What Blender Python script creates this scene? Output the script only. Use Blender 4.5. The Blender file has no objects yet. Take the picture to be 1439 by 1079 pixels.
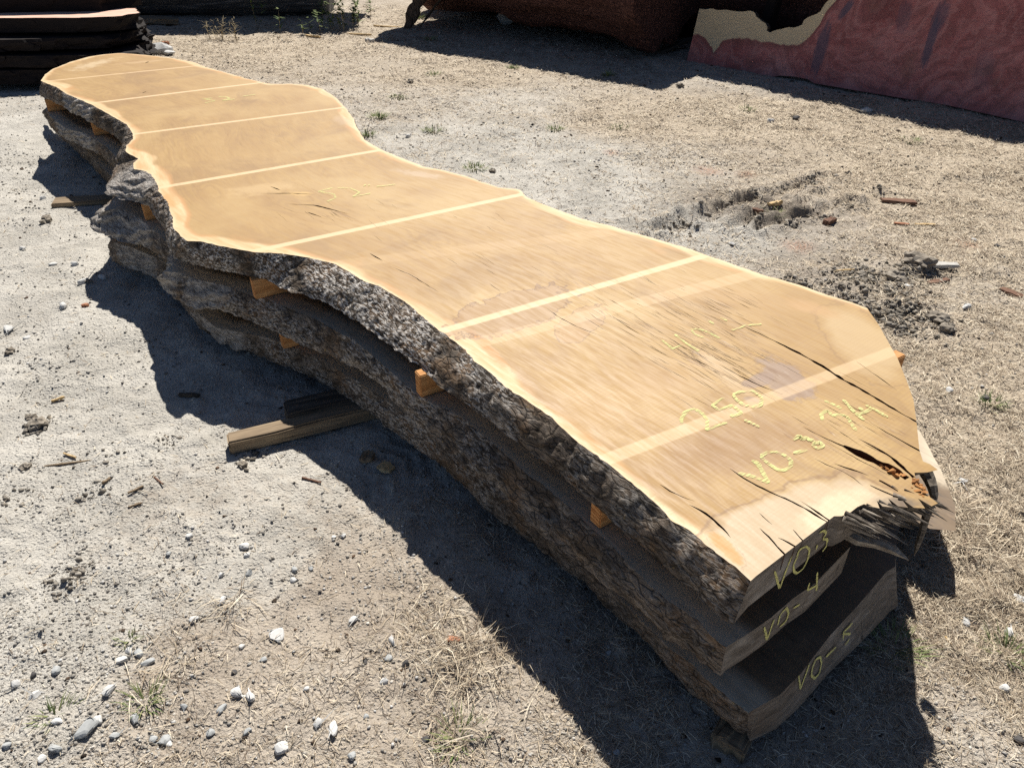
import bpy, bmesh, math, random
import numpy as np
from mathutils import Vector
from mathutils.geometry import delaunay_2d_cdt

S = bpy.context.scene
COL = S.collection
R = math.radians
random.seed(7); RNG = np.random.default_rng(11)

# ------------------------------------------------------------------ camera, sky, sun, exposure
CAM_H, PITCH, FPX, IW, IH = 1.75, R(34), 1081.0, 1439.0, 1079.0
cd = bpy.data.cameras.new('camera'); cam = bpy.data.objects.new('camera', cd); COL.objects.link(cam)
cam.location = (0, 0, CAM_H); cam.rotation_euler = (R(90) - PITCH, 0, 0)
cd.sensor_fit = 'HORIZONTAL'; cd.sensor_width = 36; cd.lens = 36 * FPX / IW
cd.clip_start = 0.05; cd.clip_end = 500
S.camera = cam
SUN = Vector((0.05, 0.78, 1.0)).normalized()           # towards the sun
sun_el = math.asin(SUN.z); sun_az = math.atan2(SUN.x, SUN.y)
wd = bpy.data.worlds.new('World'); S.world = wd; wd.use_nodes = True
wn = wd.node_tree; sky = wn.nodes.new('ShaderNodeTexSky'); sky.sky_type = 'NISHITA'; sky.sun_disc = False
sky.sun_elevation = sun_el; sky.sun_rotation = sun_az; sky.air_density = 0.6; sky.dust_density = 0.3; sky.ozone_density = 1.2
bg = wn.nodes['Background']; bg.inputs['Strength'].default_value = 0.05
wn.links.new(sky.outputs[0], bg.inputs['Color'])
sl = bpy.data.lights.new('sun', 'SUN'); sl.energy = 5.0; sl.angle = R(0.55); sl.color = (1.0, 0.95, 0.87)
so = bpy.data.objects.new('sun', sl); COL.objects.link(so); so.location = (0, 10, 12)
so.rotation_euler = SUN.to_track_quat('Z', 'Y').to_euler()
S.view_settings.view_transform = 'Standard'; S.view_settings.look = 'None'
S.view_settings.exposure = 0.52; S.view_settings.gamma = 1.0; S.view_settings.use_curve_mapping = False
S.cycles.max_bounces = 5; S.cycles.use_adaptive_sampling = False
try: S.cycles.use_denoising = False
except Exception: pass

# ------------------------------------------------------------------ helpers
CP, SP = math.cos(PITCH), math.sin(PITCH)
def ray(px, py):
    x, y = px - IW / 2, IH / 2 - py
    return np.array([x, FPX * CP + y * SP, -FPX * SP + y * CP])
def W(px, py, z=0.0):
    """point of the real place at height z that the surveyed photo position shows"""
    d = ray(px, py); t = (z - CAM_H) / d[2]
    return np.array([d[0] * t, d[1] * t])
def W3(px, py, z=0.0):
    p = W(px, py, z); return (float(p[0]), float(p[1]), z)
def WP(px, py, p0, n):
    d = ray(px, py); o = np.array([0, 0, CAM_H]); n = np.asarray(n, float)
    return o + d * (((np.asarray(p0) - o) @ n) / (d @ n))
def proj(x, y, z):
    dy, dz = y, z - CAM_H
    dep = dy * CP - dz * SP; up = dy * SP + dz * CP
    dep = np.where(dep > 0.05, dep, 0.05)
    return IW / 2 + FPX * x / dep, IH / 2 - FPX * up / dep

def _h(ix, iy, iz, s):
    n = (ix * 374761393 + iy * 668265263 + iz * 2147483647 + s * 974711) & 0xFFFFFFFF
    n = ((n ^ (n >> 13)) * 1274126177) & 0xFFFFFFFF
    return ((n ^ (n >> 16)) & 0xFFFF) / 32767.5 - 1.0
def vn(x, y, z=None, s=0):
    x = np.asarray(x, float); y = np.asarray(y, float)
    z = np.zeros_like(x) if z is None else np.asarray(z, float)
    ix, iy, iz = np.floor(x).astype(np.int64), np.floor(y).astype(np.int64), np.floor(z).astype(np.int64)
    fx, fy, fz = x - ix, y - iy, z - iz
    fx, fy, fz = [f * f * f * (f * (f * 6 - 15) + 10) for f in (fx, fy, fz)]
    r = 0
    for a in (0, 1):
        for b in (0, 1):
            for c in (0, 1):
                w = (fx if a else 1 - fx) * (fy if b else 1 - fy) * (fz if c else 1 - fz)
                r = r + w * _h(ix + a, iy + b, iz + c, s)
    return r
def fbm(x, y, z=None, s=0, o=3):
    r, a, f = 0, 1.0, 1.0
    for k in range(o):
        r = r + a * vn(np.asarray(x) * f, np.asarray(y) * f, None if z is None else np.asarray(z) * f, s + k)
        a *= .5; f *= 2.03
    return r
def sstep(a, b, x):
    t = np.clip((x - a) / (b - a), 0, 1); return t * t * (3 - 2 * t)

def link(name, me, mats, parent=None, loc=None):
    o = bpy.data.objects.new(name, me); COL.objects.link(o)
    for m in (mats if isinstance(mats, (list, tuple)) else [mats]): me.materials.append(m)
    if parent is not None: o.parent = parent
    if loc is not None: o.location = loc
    return o
def mesh(name, v, f, smooth=False, mi=None, attrs=None):
    me = bpy.data.meshes.new(name)
    me.from_pydata([tuple(map(float, p)) for p in v], [], [tuple(map(int, q)) for q in f])
    if mi is not None: me.polygons.foreach_set('material_index', np.asarray(mi, np.int32))
    if smooth: me.polygons.foreach_set('use_smooth', np.ones(len(me.polygons), bool))
    for k, a in (attrs or {}).items():
        a = np.asarray(a, np.float32)
        if a.ndim == 2:
            at = me.attributes.new(k, 'FLOAT_VECTOR', 'POINT'); at.data.foreach_set('vector', a.ravel())
        else:
            at = me.attributes.new(k, 'FLOAT', 'POINT'); at.data.foreach_set('value', a)
    me.update(); return me
def bigmesh(name, v, quads, smooth=False, attrs=None, k=4):
    me = bpy.data.meshes.new(name); v = np.asarray(v, np.float32); q = np.asarray(quads, np.int32)
    me.vertices.add(len(v)); me.vertices.foreach_set('co', v.ravel())
    me.loops.add(q.size); me.loops.foreach_set('vertex_index', q.ravel())
    me.polygons.add(len(q)); me.polygons.foreach_set('loop_start', np.arange(0, q.size, k, dtype=np.int32))
    me.polygons.foreach_set('loop_total', np.full(len(q), k, np.int32))
    if smooth: me.polygons.foreach_set('use_smooth', np.ones(len(q), bool))
    for kk, a in (attrs or {}).items():
        a = np.asarray(a, np.float32)
        if a.ndim == 2:
            at = me.attributes.new(kk, 'FLOAT_VECTOR', 'POINT'); at.data.foreach_set('vector', a.ravel())
        else:
            at = me.attributes.new(kk, 'FLOAT', 'POINT'); at.data.foreach_set('value', a)
    me.update(); me.validate(); return me
def tag(o, label=None, cat=None, group=None, kind=None):
    if label: o['label'] = label
    if cat: o['category'] = cat
    if group: o['group'] = group
    if kind: o['kind'] = kind
    return o
def empty(name, loc=(0, 0, 0), rz=0):
    o = bpy.data.objects.new(name, None); COL.objects.link(o); o.location = loc; o.rotation_euler = (0, 0, rz)
    o.empty_display_size = .1
    return o

# ---- node shorthand
class NT:
    def __init__(s, name):
        s.m = bpy.data.materials.new(name); s.m.use_nodes = True; s.t = s.m.node_tree; s.t.nodes.clear()
        s.out = s.t.nodes.new('ShaderNodeOutputMaterial'); s.b = s.t.nodes.new('ShaderNodeBsdfPrincipled')
        s.t.links.new(s.b.outputs[0], s.out.inputs[0]); s.b.inputs['Roughness'].default_value = .85
        s.b.inputs['Specular IOR Level'].default_value = .25
    def put(s, sock, v):
        if hasattr(v, 'default_value') or isinstance(v, bpy.types.NodeSocket): s.t.links.new(v, sock)
        elif v is not None:
            if hasattr(sock.default_value, '__len__') and not hasattr(v, '__len__'): v = [v] * len(sock.default_value)
            if hasattr(sock.default_value, '__len__') and len(sock.default_value) == 4 and len(v) == 3: v = (*v, 1)
            sock.default_value = v
    def new(s, t, **k):
        n = s.t.nodes.new(t)
        for a, v in k.items(): setattr(n, a, v)
        return n
    def math(s, op, a, b=None, c=None, clamp=False):
        n = s.new('ShaderNodeMath', operation=op); n.use_clamp = clamp
        for i, v in enumerate((a, b, c)):
            if v is not None: s.put(n.inputs[i], v)
        return n.outputs[0]
    def attr(s, name, o='Fac'):
        return s.new('ShaderNodeAttribute', attribute_name=name).outputs[o]
    def obj(s): return s.new('ShaderNodeTexCoord').outputs['Object']
    def pos(s): return s.new('ShaderNodeNewGeometry').outputs['Position']
    def sep(s, v):
        n = s.new('ShaderNodeSeparateXYZ'); s.put(n.inputs[0], v); return n.outputs
    def comb(s, x, y, z=0.0):
        n = s.new('ShaderNodeCombineXYZ')
        for i, v in enumerate((x, y, z)): s.put(n.inputs[i], v)
        return n.outputs[0]
    def scale(s, v, f):
        n = s.new('ShaderNodeVectorMath', operation='MULTIPLY'); s.put(n.inputs[0], v); s.put(n.inputs[1], f); return n.outputs[0]
    def vadd(s, a, b):
        n = s.new('ShaderNodeVectorMath', operation='ADD'); s.put(n.inputs[0], a); s.put(n.inputs[1], b); return n.outputs[0]
    def noise(s, v, sc, det=3, rough=.55, dist=0, col=False):
        n = s.new('ShaderNodeTexNoise'); s.put(n.inputs['Vector'], v); s.put(n.inputs['Scale'], sc)
        n.inputs['Detail'].default_value = det; n.inputs['Roughness'].default_value = rough; n.inputs['Distortion'].default_value = dist
        return n.outputs['Color' if col else 'Fac']
    def voro(s, v, sc, feat='F1', o='Distance', rnd=1):
        n = s.new('ShaderNodeTexVoronoi', feature=feat); s.put(n.inputs['Vector'], v); s.put(n.inputs['Scale'], sc)
        n.inputs['Randomness'].default_value = rnd; return n.outputs[o]
    def ss(s, x, a, b, lo=0.0, hi=1.0):
        n = s.new('ShaderNodeMapRange', interpolation_type='SMOOTHSTEP')
        s.put(n.inputs[0], x); s.put(n.inputs[1], a); s.put(n.inputs[2], b); s.put(n.inputs[3], lo); s.put(n.inputs[4], hi); return n.outputs[0]
    def mix(s, f, a, b, bt='MIX'):
        n = s.new('ShaderNodeMix', data_type='RGBA', blend_type=bt)
        s.put(n.inputs[0], f); s.put(n.inputs[6], a); s.put(n.inputs[7], b); return n.outputs[2]
    def ramp(s, f, st):
        n = s.new('ShaderNodeValToRGB'); s.put(n.inputs[0], f); e = n.color_ramp.elements
        while len(e) < len(st): e.new(.5)
        for q, (p, c) in zip(e, st): q.position = p; q.color = (*c, 1)
        return n.outputs[0]
    def bump(s, h, st=.5, d=.01, prev=None):
        n = s.new('ShaderNodeBump'); s.put(n.inputs['Height'], h); n.inputs['Strength'].default_value = st; n.inputs['Distance'].default_value = d
        if prev is not None: s.put(n.inputs['Normal'], prev)
        return n.outputs[0]
    def done(s, col, rough=None, normal=None, spec=None):
        s.put(s.b.inputs['Base Color'], col)
        if rough is not None: s.put(s.b.inputs['Roughness'], rough)
        if normal is not None: s.put(s.b.inputs['Normal'], normal)
        if spec is not None: s.b.inputs['Specular IOR Level'].default_value = spec
        return s.m

# ------------------------------------------------------------------ materials
ZT3, ZB3, ZT4, ZB4, ZT5, ZB5 = .53, .435, .35, .255, .17, .055
AX0 = np.array([.6, 1.2]); _d = W(140, 84, ZT3) - W(1110, 775, ZT3)
AX = _d / np.linalg.norm(_d); AY = np.array([-AX[1], AX[0]])
def guv(p):
    q = np.asarray(p) - AX0; return np.stack([q @ AX, q @ AY], -1)

BANDS = [((275, 93), (90, 112), .026, .7), ((362, 117), (140, 144), .03, .9), ((478, 152), (210, 186), .03, .85), ((535, 211), (235, 262), .034, .9),
         ((735, 273), (395, 345), .034, .9), ((985, 361), (642, 459), .034, .9), ((1250, 495), (880, 635), .042, .5),
         ((1060, 385), (838, 440), .06, .28), ((930, 318), (700, 345), .07, .12)]
def wood_face(name, top):
    n = NT(name); g = n.attr('g', 'Vector'); gs = n.sep(g); gu, gv, gc = gs[0], gs[1], gs[2]; ed = n.attr('edge')
    flat = n.comb(gu, gv)
    grain = n.comb(n.math('MULTIPLY', gu, 1.1), n.math('MULTIPLY', gc, 8.0))
    hair = n.noise(n.comb(n.math('MULTIPLY', gu, 5.0), n.math('MULTIPLY', gc, 210.0)), 1.0, 3, .6, .2)
    warp = n.noise(flat, 2.2, 3, .55); wob = n.noise(flat, 9.0, 3, .6)
    big = n.noise(flat, 1.3, 4, .6)
    fine = n.noise(grain, 7.0, 5, .65, .4)
    med = n.noise(n.comb(n.math('MULTIPLY', gu, 1.6), n.math('MULTIPLY', gc, 5.0)), 1.6, 5, .62, .8)
    heart = n.ramp(med, [(.3, (.305, .171, .045)), (.52, (.355, .211, .058)), (.72, (.405, .252, .080))])
    heart = n.mix(n.ss(big, .48, .68), heart, (.43, .282, .10))
    heart = n.mix(n.ss(n.noise(n.comb(gu, gv, 4.7), 2.4, 5, .68, .6), .5, .30, 0, .65), heart, (.235, .128, .036))
    heart = n.mix(n.math('MULTIPLY', n.ss(fine, .42, .7), .12), heart, (.34, .19, .075))
    heart = n.mix(n.ss(hair, .5, .68, 0, .15), heart, (.27, .15, .06))
    heart = n.mix(n.ss(n.noise(flat, 28, 5, .7), .5, .75, 0, .22), heart, (.30, .17, .07))
    # growth figure: faint wavy contour lines
    fig = n.math('ABSOLUTE', n.math('SINE', n.math('MULTIPLY', n.noise(n.comb(n.math('MULTIPLY', gu, .5), n.math('MULTIPLY', gc, 2.2)), 2.0, 2, .5, .3), 75.0)))
    smask = n.ss(n.noise(flat, 2.6, 2), .36, .6, .03, 1.0)
    heart = n.mix(n.math('MULTIPLY', n.ss(fig, .6, 1.0), n.math('SUBTRACT', .30, n.math('MULTIPLY', smask, .28))), heart, (.25, .135, .045))
    # saw marks: fine lines across the board
    saw = n.math('SINE', n.math('ADD', n.math('MULTIPLY', n.math('ADD', gu, n.math('MULTIPLY', gv, .05)), 560.0), n.math('ADD', n.math('MULTIPLY', n.noise(n.comb(n.math('MULTIPLY', gu, 9.0), n.math('MULTIPLY', gv, .8)), 1.0, 3, .6), 26.0), n.math('MULTIPLY', wob, 1.5))))
    sawm = n.math('MULTIPLY', n.ss(saw, .1, .9), n.ss(n.noise(flat, 2.6, 2), .36, .6, .04, .34))
    if top: heart = n.mix(sawm, heart, (.3, .17, .07))
    # sapwood along the live edges
    sapw = n.math('ADD', .012, n.math('MULTIPLY', n.ss(n.noise(flat, 1.5, 2, .5), .35, .7), n.math('ADD', .045, n.math('MULTIPLY', n.ss(gv, -.2, .3), .03))))
    dd = n.math('SUBTRACT', ed, n.math('ADD', sapw, n.math('MULTIPLY', n.math('SUBTRACT', n.noise(grain, 2.0, 4, .6), .5), .03)))
    sap = n.mix(n.ss(n.noise(grain, 3.0, 5, .65), .3, .7), (.62, .475, .265), (.50, .31, .125))
    sap = n.mix(n.ss(ed, .02, .0, 0, .5), sap, (.72, .58, .37))
    col = n.mix(n.ss(dd, .016, -.012), heart, sap)
    line = n.math('MULTIPLY', n.ss(n.math('ABSOLUTE', n.math('SUBTRACT', dd, .006)), .022, 0), n.ss(n.noise(flat, 3.3, 2), .4, .65, 0, .75))
    col = n.mix(line, col, (.48, .24, .075))
    col = n.mix(n.math('MULTIPLY', n.ss(n.noise(flat, 4.5, 3), .6, .72), n.ss(ed, .14, .04, 0, .55)), col, (.55, .27, .07))
    if top:
        def blob(c, c2, rad, inner, colr, edge=0.0, nz=.5, ecol=(.2, .11, .06), sc=14.0):
            a, b = guv(W(*c, ZT3)), guv(W(*c2, ZT3)); mid = (a + b) / 2; L = max(np.linalg.norm(b - a) / 2, .001); dr = (b - a) / (2 * L)
            du = n.math('SUBTRACT', gu, float(mid[0])); dv = n.math('SUBTRACT', gv, float(mid[1]))
            u = n.math('ADD', n.math('MULTIPLY', du, float(dr[0]) / (L + rad)), n.math('MULTIPLY', dv, float(dr[1]) / (L + rad)))
            v = n.math('ADD', n.math('MULTIPLY', du, -float(dr[1]) / rad), n.math('MULTIPLY', dv, float(dr[0]) / rad))
            r = n.math('SQRT', n.math('ADD', n.math('POWER', u, 2.0), n.math('POWER', v, 2.0)))
            r = n.math('ADD', r, n.math('MULTIPLY', n.math('SUBTRACT', n.noise(flat, sc, 4, .65), .5), nz * 2))
            out = n.mix(n.ss(r, 1.0, inner, 0, 1), colr[0], colr[1]) if len(colr) == 2 else colr[0]
            return r, n.ss(r, 1.0, 1.0 - (1 - inner)), out, edge, ecol
        col0 = col
        def stain(c, c2, rad, colr, st, soft=.25, edge=0, nz=.5, ecol=(.17, .085, .035), sc=14.0):
            nonlocal col
            r, _, _, _, _ = blob(c, c2, rad, .5, (colr,), sc=sc, nz=nz)
            col = n.mix(n.ss(r, 1.0, 1.0 - soft, 0, st), col, colr)
            if edge: col = n.mix(n.ss(n.math('ABSOLUTE', n.math('SUBTRACT', r, .97)), .055, .0, 0, edge), col, ecol)
        stain((930, 655), (1150, 600), .13, (.25, .13, .045), .6, .7)
        stain((760, 600), (1000, 520), .16, (.40, .24, .095), .3, .8, sc=5)
        stain((900, 400), (1100, 430), .14, (.40, .24, .095), .3, .8, sc=5)
        stain((1030, 800), (1190, 708), .135, (.50, .39, .255), .8, .25, .55, .42, sc=5)
        stain((1040, 790), (1000, 750), .022, (.52, .24, .05), .8, .5, .3, .9)
        stain((650, 455), (720, 525), .022, (.44, .2, .045), .85, .6, .2, .8)
        stain((560, 410), (640, 470), .03, (.5, .29, .1), .5, .8, 0, .8)
        stain((800, 600), (900, 680), .03, (.5, .28, .1), .5, .8, 0, .8)
        stain((230, 275), (238, 292), .06, (.5, .27, .08), .8, .8, 0, .9)
        stain((765, 420), (680, 452), .12, (.29, .165, .07), .6, .06, .8, .75, sc=13)
        stain((830, 440), (800, 470), .06, (.36, .21, .1), .45, .06, .7, .8, sc=13)
        stain((985, 495), (1055, 555), .038, (.47, .33, .18), .55, .4, .5, .6)
        stain((1090, 520), (1115, 545), .072, (.235, .155, .112), .8, .2, .35, .95, sc=13)
        stain((1055, 540), (1075, 530), .03, (.25, .165, .118), .75, .2, .35, .95, sc=13)
        stain((1050, 560), (1065, 562), .016, (.27, .18, .12), .75, .2, .2, .6)
        stain((1190, 450), (1235, 510), .12, (.49, .355, .185), .6, .5, .3, .6, sc=5)
        stain((1110, 425), (1165, 440), .06, (.46, .27, .11), .55, .7, 0, .6)
        stain((330, 270), (400, 262), .10, (.50, .34, .15), .55, .7, 0, .9)
        stain((400, 272), (440, 273), .03, (.6, .38, .12), .5, .7, 0, .9)
        stain((1228, 706), (1306, 706), .026, (.085, .065, .05), .75, .8, 0, .9)
        stain((475, 165), (490, 175), .06, (.42, .29, .17), .5, .6, .2, .8)
        stain((560, 240), (620, 250), .05, (.47, .36, .25), .5, .7, 0, .8)
        stain((100, 100), (160, 82), .10, (.58, .45, .27), .6, .8, 0, 1.0)
        stain((170, 90), (225, 85), .05, (.55, .38, .2), .4, .7, 0, 1.)
        stain((1130, 740), (1215, 690), .05, (.74, .6, .4), .5, .6, 0, .6)
        band = 0.0
        for a, b, w, stg in BANDS:
            pa, pb = guv(W(*a, ZT3)), guv(W(*b, ZT3)); t = pb - pa; L = np.linalg.norm(t); nn = np.array([-t[1], t[0]]) / L
            q = n.math('ADD', n.math('ADD', n.math('MULTIPLY', gu, float(nn[0])), n.math('MULTIPLY', gv, float(nn[1]))), -float(nn @ pa))
            q = n.math('ABSOLUTE', n.math('ADD', q, n.math('MULTIPLY', n.math('SUBTRACT', wob, .5), .006)))
            m = n.ss(q, w / 2 + .004, w / 2 - .004, 0, stg)
            band = m if isinstance(band, float) else n.math('MAXIMUM', band, m)
        band = n.math('MULTIPLY', band, n.ss(n.noise(flat, 12, 3), .2, .5, .65, 1))
        col = n.mix(band, col, (.66, .47, .265))
        # fine drying checks running with the grain
        cz = 0.0
        for c, rr, stg in (((980, 480), .5, 1), ((820, 390), .5, .55), ((620, 330), .5, .3), ((450, 290), .45, .6), ((360, 190), .7, .35), ((1180, 600), .4, .7)):
            a = guv(W(*c, ZT3))
            r = n.math('SQRT', n.math('ADD', n.math('POWER', n.math('SUBTRACT', gu, float(a[0])), 2.0), n.math('POWER', n.math('MULTIPLY', n.math('SUBTRACT', gv, float(a[1])), 1.5), 2.0)))
            m = n.ss(r, rr, rr * .3, 0, stg); cz = m if isinstance(cz, float) else n.math('MAXIMUM', cz, m)
        ck = n.noise(n.comb(n.math('MULTIPLY', gu, 3.2), n.math('MULTIPLY', gc, 62.0)), 1.0, 2.5, .6, .5)
        lines = n.ss(n.math('ABSOLUTE', n.math('SUBTRACT', ck, .5)), .022, .004)
        brk = n.ss(n.noise(n.comb(n.math('MULTIPLY', gu, 6.0), n.math('MULTIPLY', gc, 40.0), 3.3), 1.0, 2), .53, .62)
        chk = n.math('MULTIPLY', n.math('MULTIPLY', lines, brk), cz)
        col = n.mix(n.math('MULTIPLY', chk, .85), col, (.16, .075, .03))
        h = n.math('SUBTRACT', n.math('ADD', n.math('MULTIPLY', fine, .5), n.math('MULTIPLY', saw, .03)), chk)
    else:
        col = n.mix(n.ss(n.noise(flat, 3, 3), .35, .7, .78, .92), col, n.mix(n.ss(ed, .10, .05), n.mix(n.noise(grain, 4.0, 4), (.06, .042, .03), (.17, .13, .097)), n.mix(n.noise(grain, 5.0, 4), (.42, .37, .285), (.64, .57, .45))))  # weathered face; shade painted into the dark middle, skylight into the paler rim
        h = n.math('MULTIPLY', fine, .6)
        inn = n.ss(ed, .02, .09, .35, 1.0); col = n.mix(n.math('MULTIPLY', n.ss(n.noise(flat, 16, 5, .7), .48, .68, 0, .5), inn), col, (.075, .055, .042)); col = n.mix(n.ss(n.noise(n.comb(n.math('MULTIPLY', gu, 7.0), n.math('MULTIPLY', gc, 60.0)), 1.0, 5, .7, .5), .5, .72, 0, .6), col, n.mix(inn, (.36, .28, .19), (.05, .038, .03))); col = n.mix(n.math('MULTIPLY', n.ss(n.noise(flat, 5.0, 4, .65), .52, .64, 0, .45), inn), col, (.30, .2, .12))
    spk = n.noise(flat, 260, 2, .6)
    col = n.mix(n.ss(spk, .35, .65, .10, 0), col, (.3, .16, .06))
    return n.done(col, n.ss(fine, .3, .7, .5, .68), n.bump(h, .25, .004), .5)
M = {}
M['face_top'] = wood_face('sawn_wood_top', True)
M['face_low'] = wood_face('sawn_wood_weathered_shaded', False)

def m_end():
    n = NT('end_grain'); p = n.obj(); z = n.sep(p)
    v = n.scale(p, (6, 6, 30)); a = n.noise(v, 2.0, 5, .65, .6); b = n.noise(p, 5, 4, .6)
    c = n.ramp(a, [(.28, (.10, .083, .066)), (.5, (.20, .17, .14)), (.72, (.33, .29, .245))])
    ln = n.new('ShaderNodeVectorMath', operation='LENGTH'); n.put(ln.inputs[0], n.vadd(n.scale(p, (1, 1, 2.2)), (-.6, .4, .9)))
    ring = n.math('SINE', n.math('MULTIPLY', n.math('ADD', ln.outputs['Value'], n.math('MULTIPLY', n.noise(p, 4, 3), .08)), 520.0)); c = n.mix(n.ss(ring, .1, 1, 0, .3), c, (.09, .07, .05))
    chkm = n.ss(n.noise(n.scale(p, (55, 55, 7)), 1.0, 3, .6, .4), .66, .72, 0, .8); c = n.mix(chkm, c, (.02, .015, .012))
    c = n.mix(n.ss(b, .55, .7, 0, .7), c, (.4, .37, .33))
    c = n.mix(n.ss(b, .45, .3, 0, .5), c, (.13, .09, .06))
    return n.done(c, .85, n.bump(a, .6, .008))
M['end'] = m_end()
def m_crack():
    n = NT('crack_wood'); p = n.obj(); a = n.noise(p, 30, 3)
    return n.done(n.ramp(a, [(.3, (.05, .022, .012)), (.7, (.16, .075, .035))]), .95)
M['crack'] = m_crack()

def bark(name, pale, brown, br_):
    n = NT(name); p = n.obj(); g = n.attr('g', 'Vector'); gs = n.sep(g)
    w = n.comb(n.math('MULTIPLY', gs[0], 1.0), n.math('MULTIPLY', gs[1], 1.0), n.sep(p)[2])
    a = n.noise(n.scale(w, (9, 34, 38)), 1.0, 6, .72, .6)
    b = n.noise(w, 5.0, 4, .6); c = n.noise(n.scale(w, (38, 125, 135)), 1.0, 4, .7, .3)
    vor = n.voro(n.scale(n.vadd(w, n.scale(n.noise(w, 14, 2, .5, 0, True), (.05, .05, .05))), (14, 48, 48)), 1.0, 'DISTANCE_TO_EDGE')
    col = n.ramp(a, [(.3, (.022, .017, .013)), (.45, tuple(c_ * br_ for c_ in (.08, .062, .047))), (.6, tuple(c_ * br_ for c_ in (.17, .14, .112))), (.75, tuple(c_ * br_ for c_ in (.30, .26, .22)))])
    col = n.mix(n.ss(n.noise(w, 8.5, 4, .65), .50, .62, 0, brown), col, n.mix(a, (.09, .05, .026), (.30, .19, .105)))
    col = n.mix(n.ss(vor, .06, .0, 0, .8), col, (.02, .016, .012))
    lich_lit = n.math('MULTIPLY', n.ss(c, .47, .58), n.ss(n.noise(w, 7.0, 3, .6), .36, .55, 0, pale))
    lit_zone = n.math('MULTIPLY', n.ss(gs[0], .35, 1.3, .3, 1), n.ss(gs[0], 3.4, 2.2, .3, 1))  # sunlit brightening along mid-length painted into the lichen flecks
    col = n.mix(n.math('MULTIPLY', n.math('MULTIPLY', n.ss(b, .5, .35), n.ss(gs[0], 1.4, .5)), .75), col, (.05, .046, .042))
    col = n.mix(n.math('MULTIPLY', lich_lit, lit_zone), col, (.66, .62, .57))
    col = n.mix(n.ss(n.noise(w, 38, 3), .68, .75, 0, .5), col, (.36, .25, .1))
    bare = n.attr('bare')
    gw = n.noise(n.scale(w, (10, 40, 60)), 1.5, 5, .65, .8)
    gcol = n.ramp(gw, [(.3, (.085, .07, .058)), (.48, (.30, .27, .24)), (.68, (.52, .49, .45))])
    col = n.mix(n.ss(n.math('ADD', bare, n.math('MULTIPLY', n.math('SUBTRACT', b, .5), .9)), .35, .65), col, gcol)
    h = n.math('ADD', n.math('MULTIPLY', a, 1.0), n.math('ADD', n.math('MULTIPLY', c, .55), n.math('MULTIPLY', n.ss(vor, 0, .12), .35)))
    return n.done(col, .95, n.bump(h, .75, .012), .15)
M['bark_pale'] = bark('bark_lichen_sunlit', .85, .55, 1.1)
M['bark_dark'] = bark('bark_brown', .5, .55, 1.35)

def simple(name, st, sc, det=4, stretch=(1, 1, 1), rough=.85, bmp=.3, bd=.004, dist=.4, spec=.25):
    n = NT(name); p = n.scale(n.obj(), stretch); a = n.noise(p, sc, det, .62, dist)
    return n.done(n.ramp(a, st), rough, n.bump(a, bmp, bd), spec)
M['lumber'] = simple('fresh_lumber', [(.3, (.32, .135, .045)), (.48, (.50, .25, .095)), (.68, (.60, .35, .155))], 2.6, 6, (3, 34, 34), bmp=.5)
def m_lend():
    n = NT('lumber_end'); p = n.obj()
    r = n.math('SINE', n.math('MULTIPLY', n.voro(n.scale(p, (0, 9, 9)), 1.0), 60.0))
    return n.done(n.mix(n.ss(r, -.4, .9), (.55, .27, .1), (.36, .14, .04)), .9)
M['lumber_end'] = m_lend()
M['timber'] = simple('weathered_timber', [(.3, (.10, .075, .05)), (.5, (.25, .185, .12)), (.7, (.36, .28, .18))], 2.2, 5, (2, 30, 30), bmp=.6)
M['timber_dark'] = simple('dark_timber', [(.3, (.03, .026, .022)), (.5, (.085, .07, .055)), (.7, (.15, .125, .1))], 2.2, 5, (2, 30, 30), bmp=.7)
M['rot'] = simple('rotten_wood', [(.3, (.2, .08, .025)), (.6, (.46, .22, .075)), (.8, (.6, .36, .15))], 40, 4, bmp=.8, bd=.006)
M['splinter'] = simple('splintered_wood', [(.3, (.03, .025, .02)), (.5, (.12, .10, .08)), (.75, (.33, .29, .235))], 4, 4, (6, 6, 30), bmp=.6)
M['splinter_pale'] = simple('splintered_wood_pale', [(.3, (.16, .12, .085)), (.7, (.48, .43, .36))], 6, 4, (8, 8, 30), bmp=.5)
M['stone_pale'] = simple('stone_pale', [(.25, (.42, .42, .41)), (.5, (.6, .595, .575)), (.75, (.74, .735, .71))], 14, 5, bmp=.5, bd=.004)
M['stone_blue'] = simple('stone_bluegrey', [(.25, (.27, .28, .28)), (.5, (.41, .42, .415)), (.75, (.58, .58, .57))], 14, 5, bmp=.5, bd=.004)
M['stone_dark'] = simple('stone_dark', [(.25, (.04, .04, .042)), (.5, (.085, .08, .078)), (.75, (.16, .15, .14))], 14, 5, bmp=.5, bd=.004)
M['clod'] = simple('dirt_clod', [(.3, (.14, .12, .095)), (.55, (.28, .245, .2)), (.8, (.4, .36, .3))], 30, 5, bmp=.8, bd=.006)
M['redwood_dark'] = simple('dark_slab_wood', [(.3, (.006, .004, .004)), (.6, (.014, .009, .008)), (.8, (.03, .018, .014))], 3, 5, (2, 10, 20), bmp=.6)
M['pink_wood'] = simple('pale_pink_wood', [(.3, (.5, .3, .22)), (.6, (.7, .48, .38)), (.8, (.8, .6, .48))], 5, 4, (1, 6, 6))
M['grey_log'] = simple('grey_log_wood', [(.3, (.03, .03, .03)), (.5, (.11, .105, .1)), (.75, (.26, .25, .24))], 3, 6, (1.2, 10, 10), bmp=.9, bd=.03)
M['red_log'] = simple('red_bark', [(.3, (.02, .010, .008)), (.5, (.12, .05, .038)), (.72, (.28, .14, .10))], 3, 6, (1.5, 14, 14), bmp=1, bd=.05, dist=.8)
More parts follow.
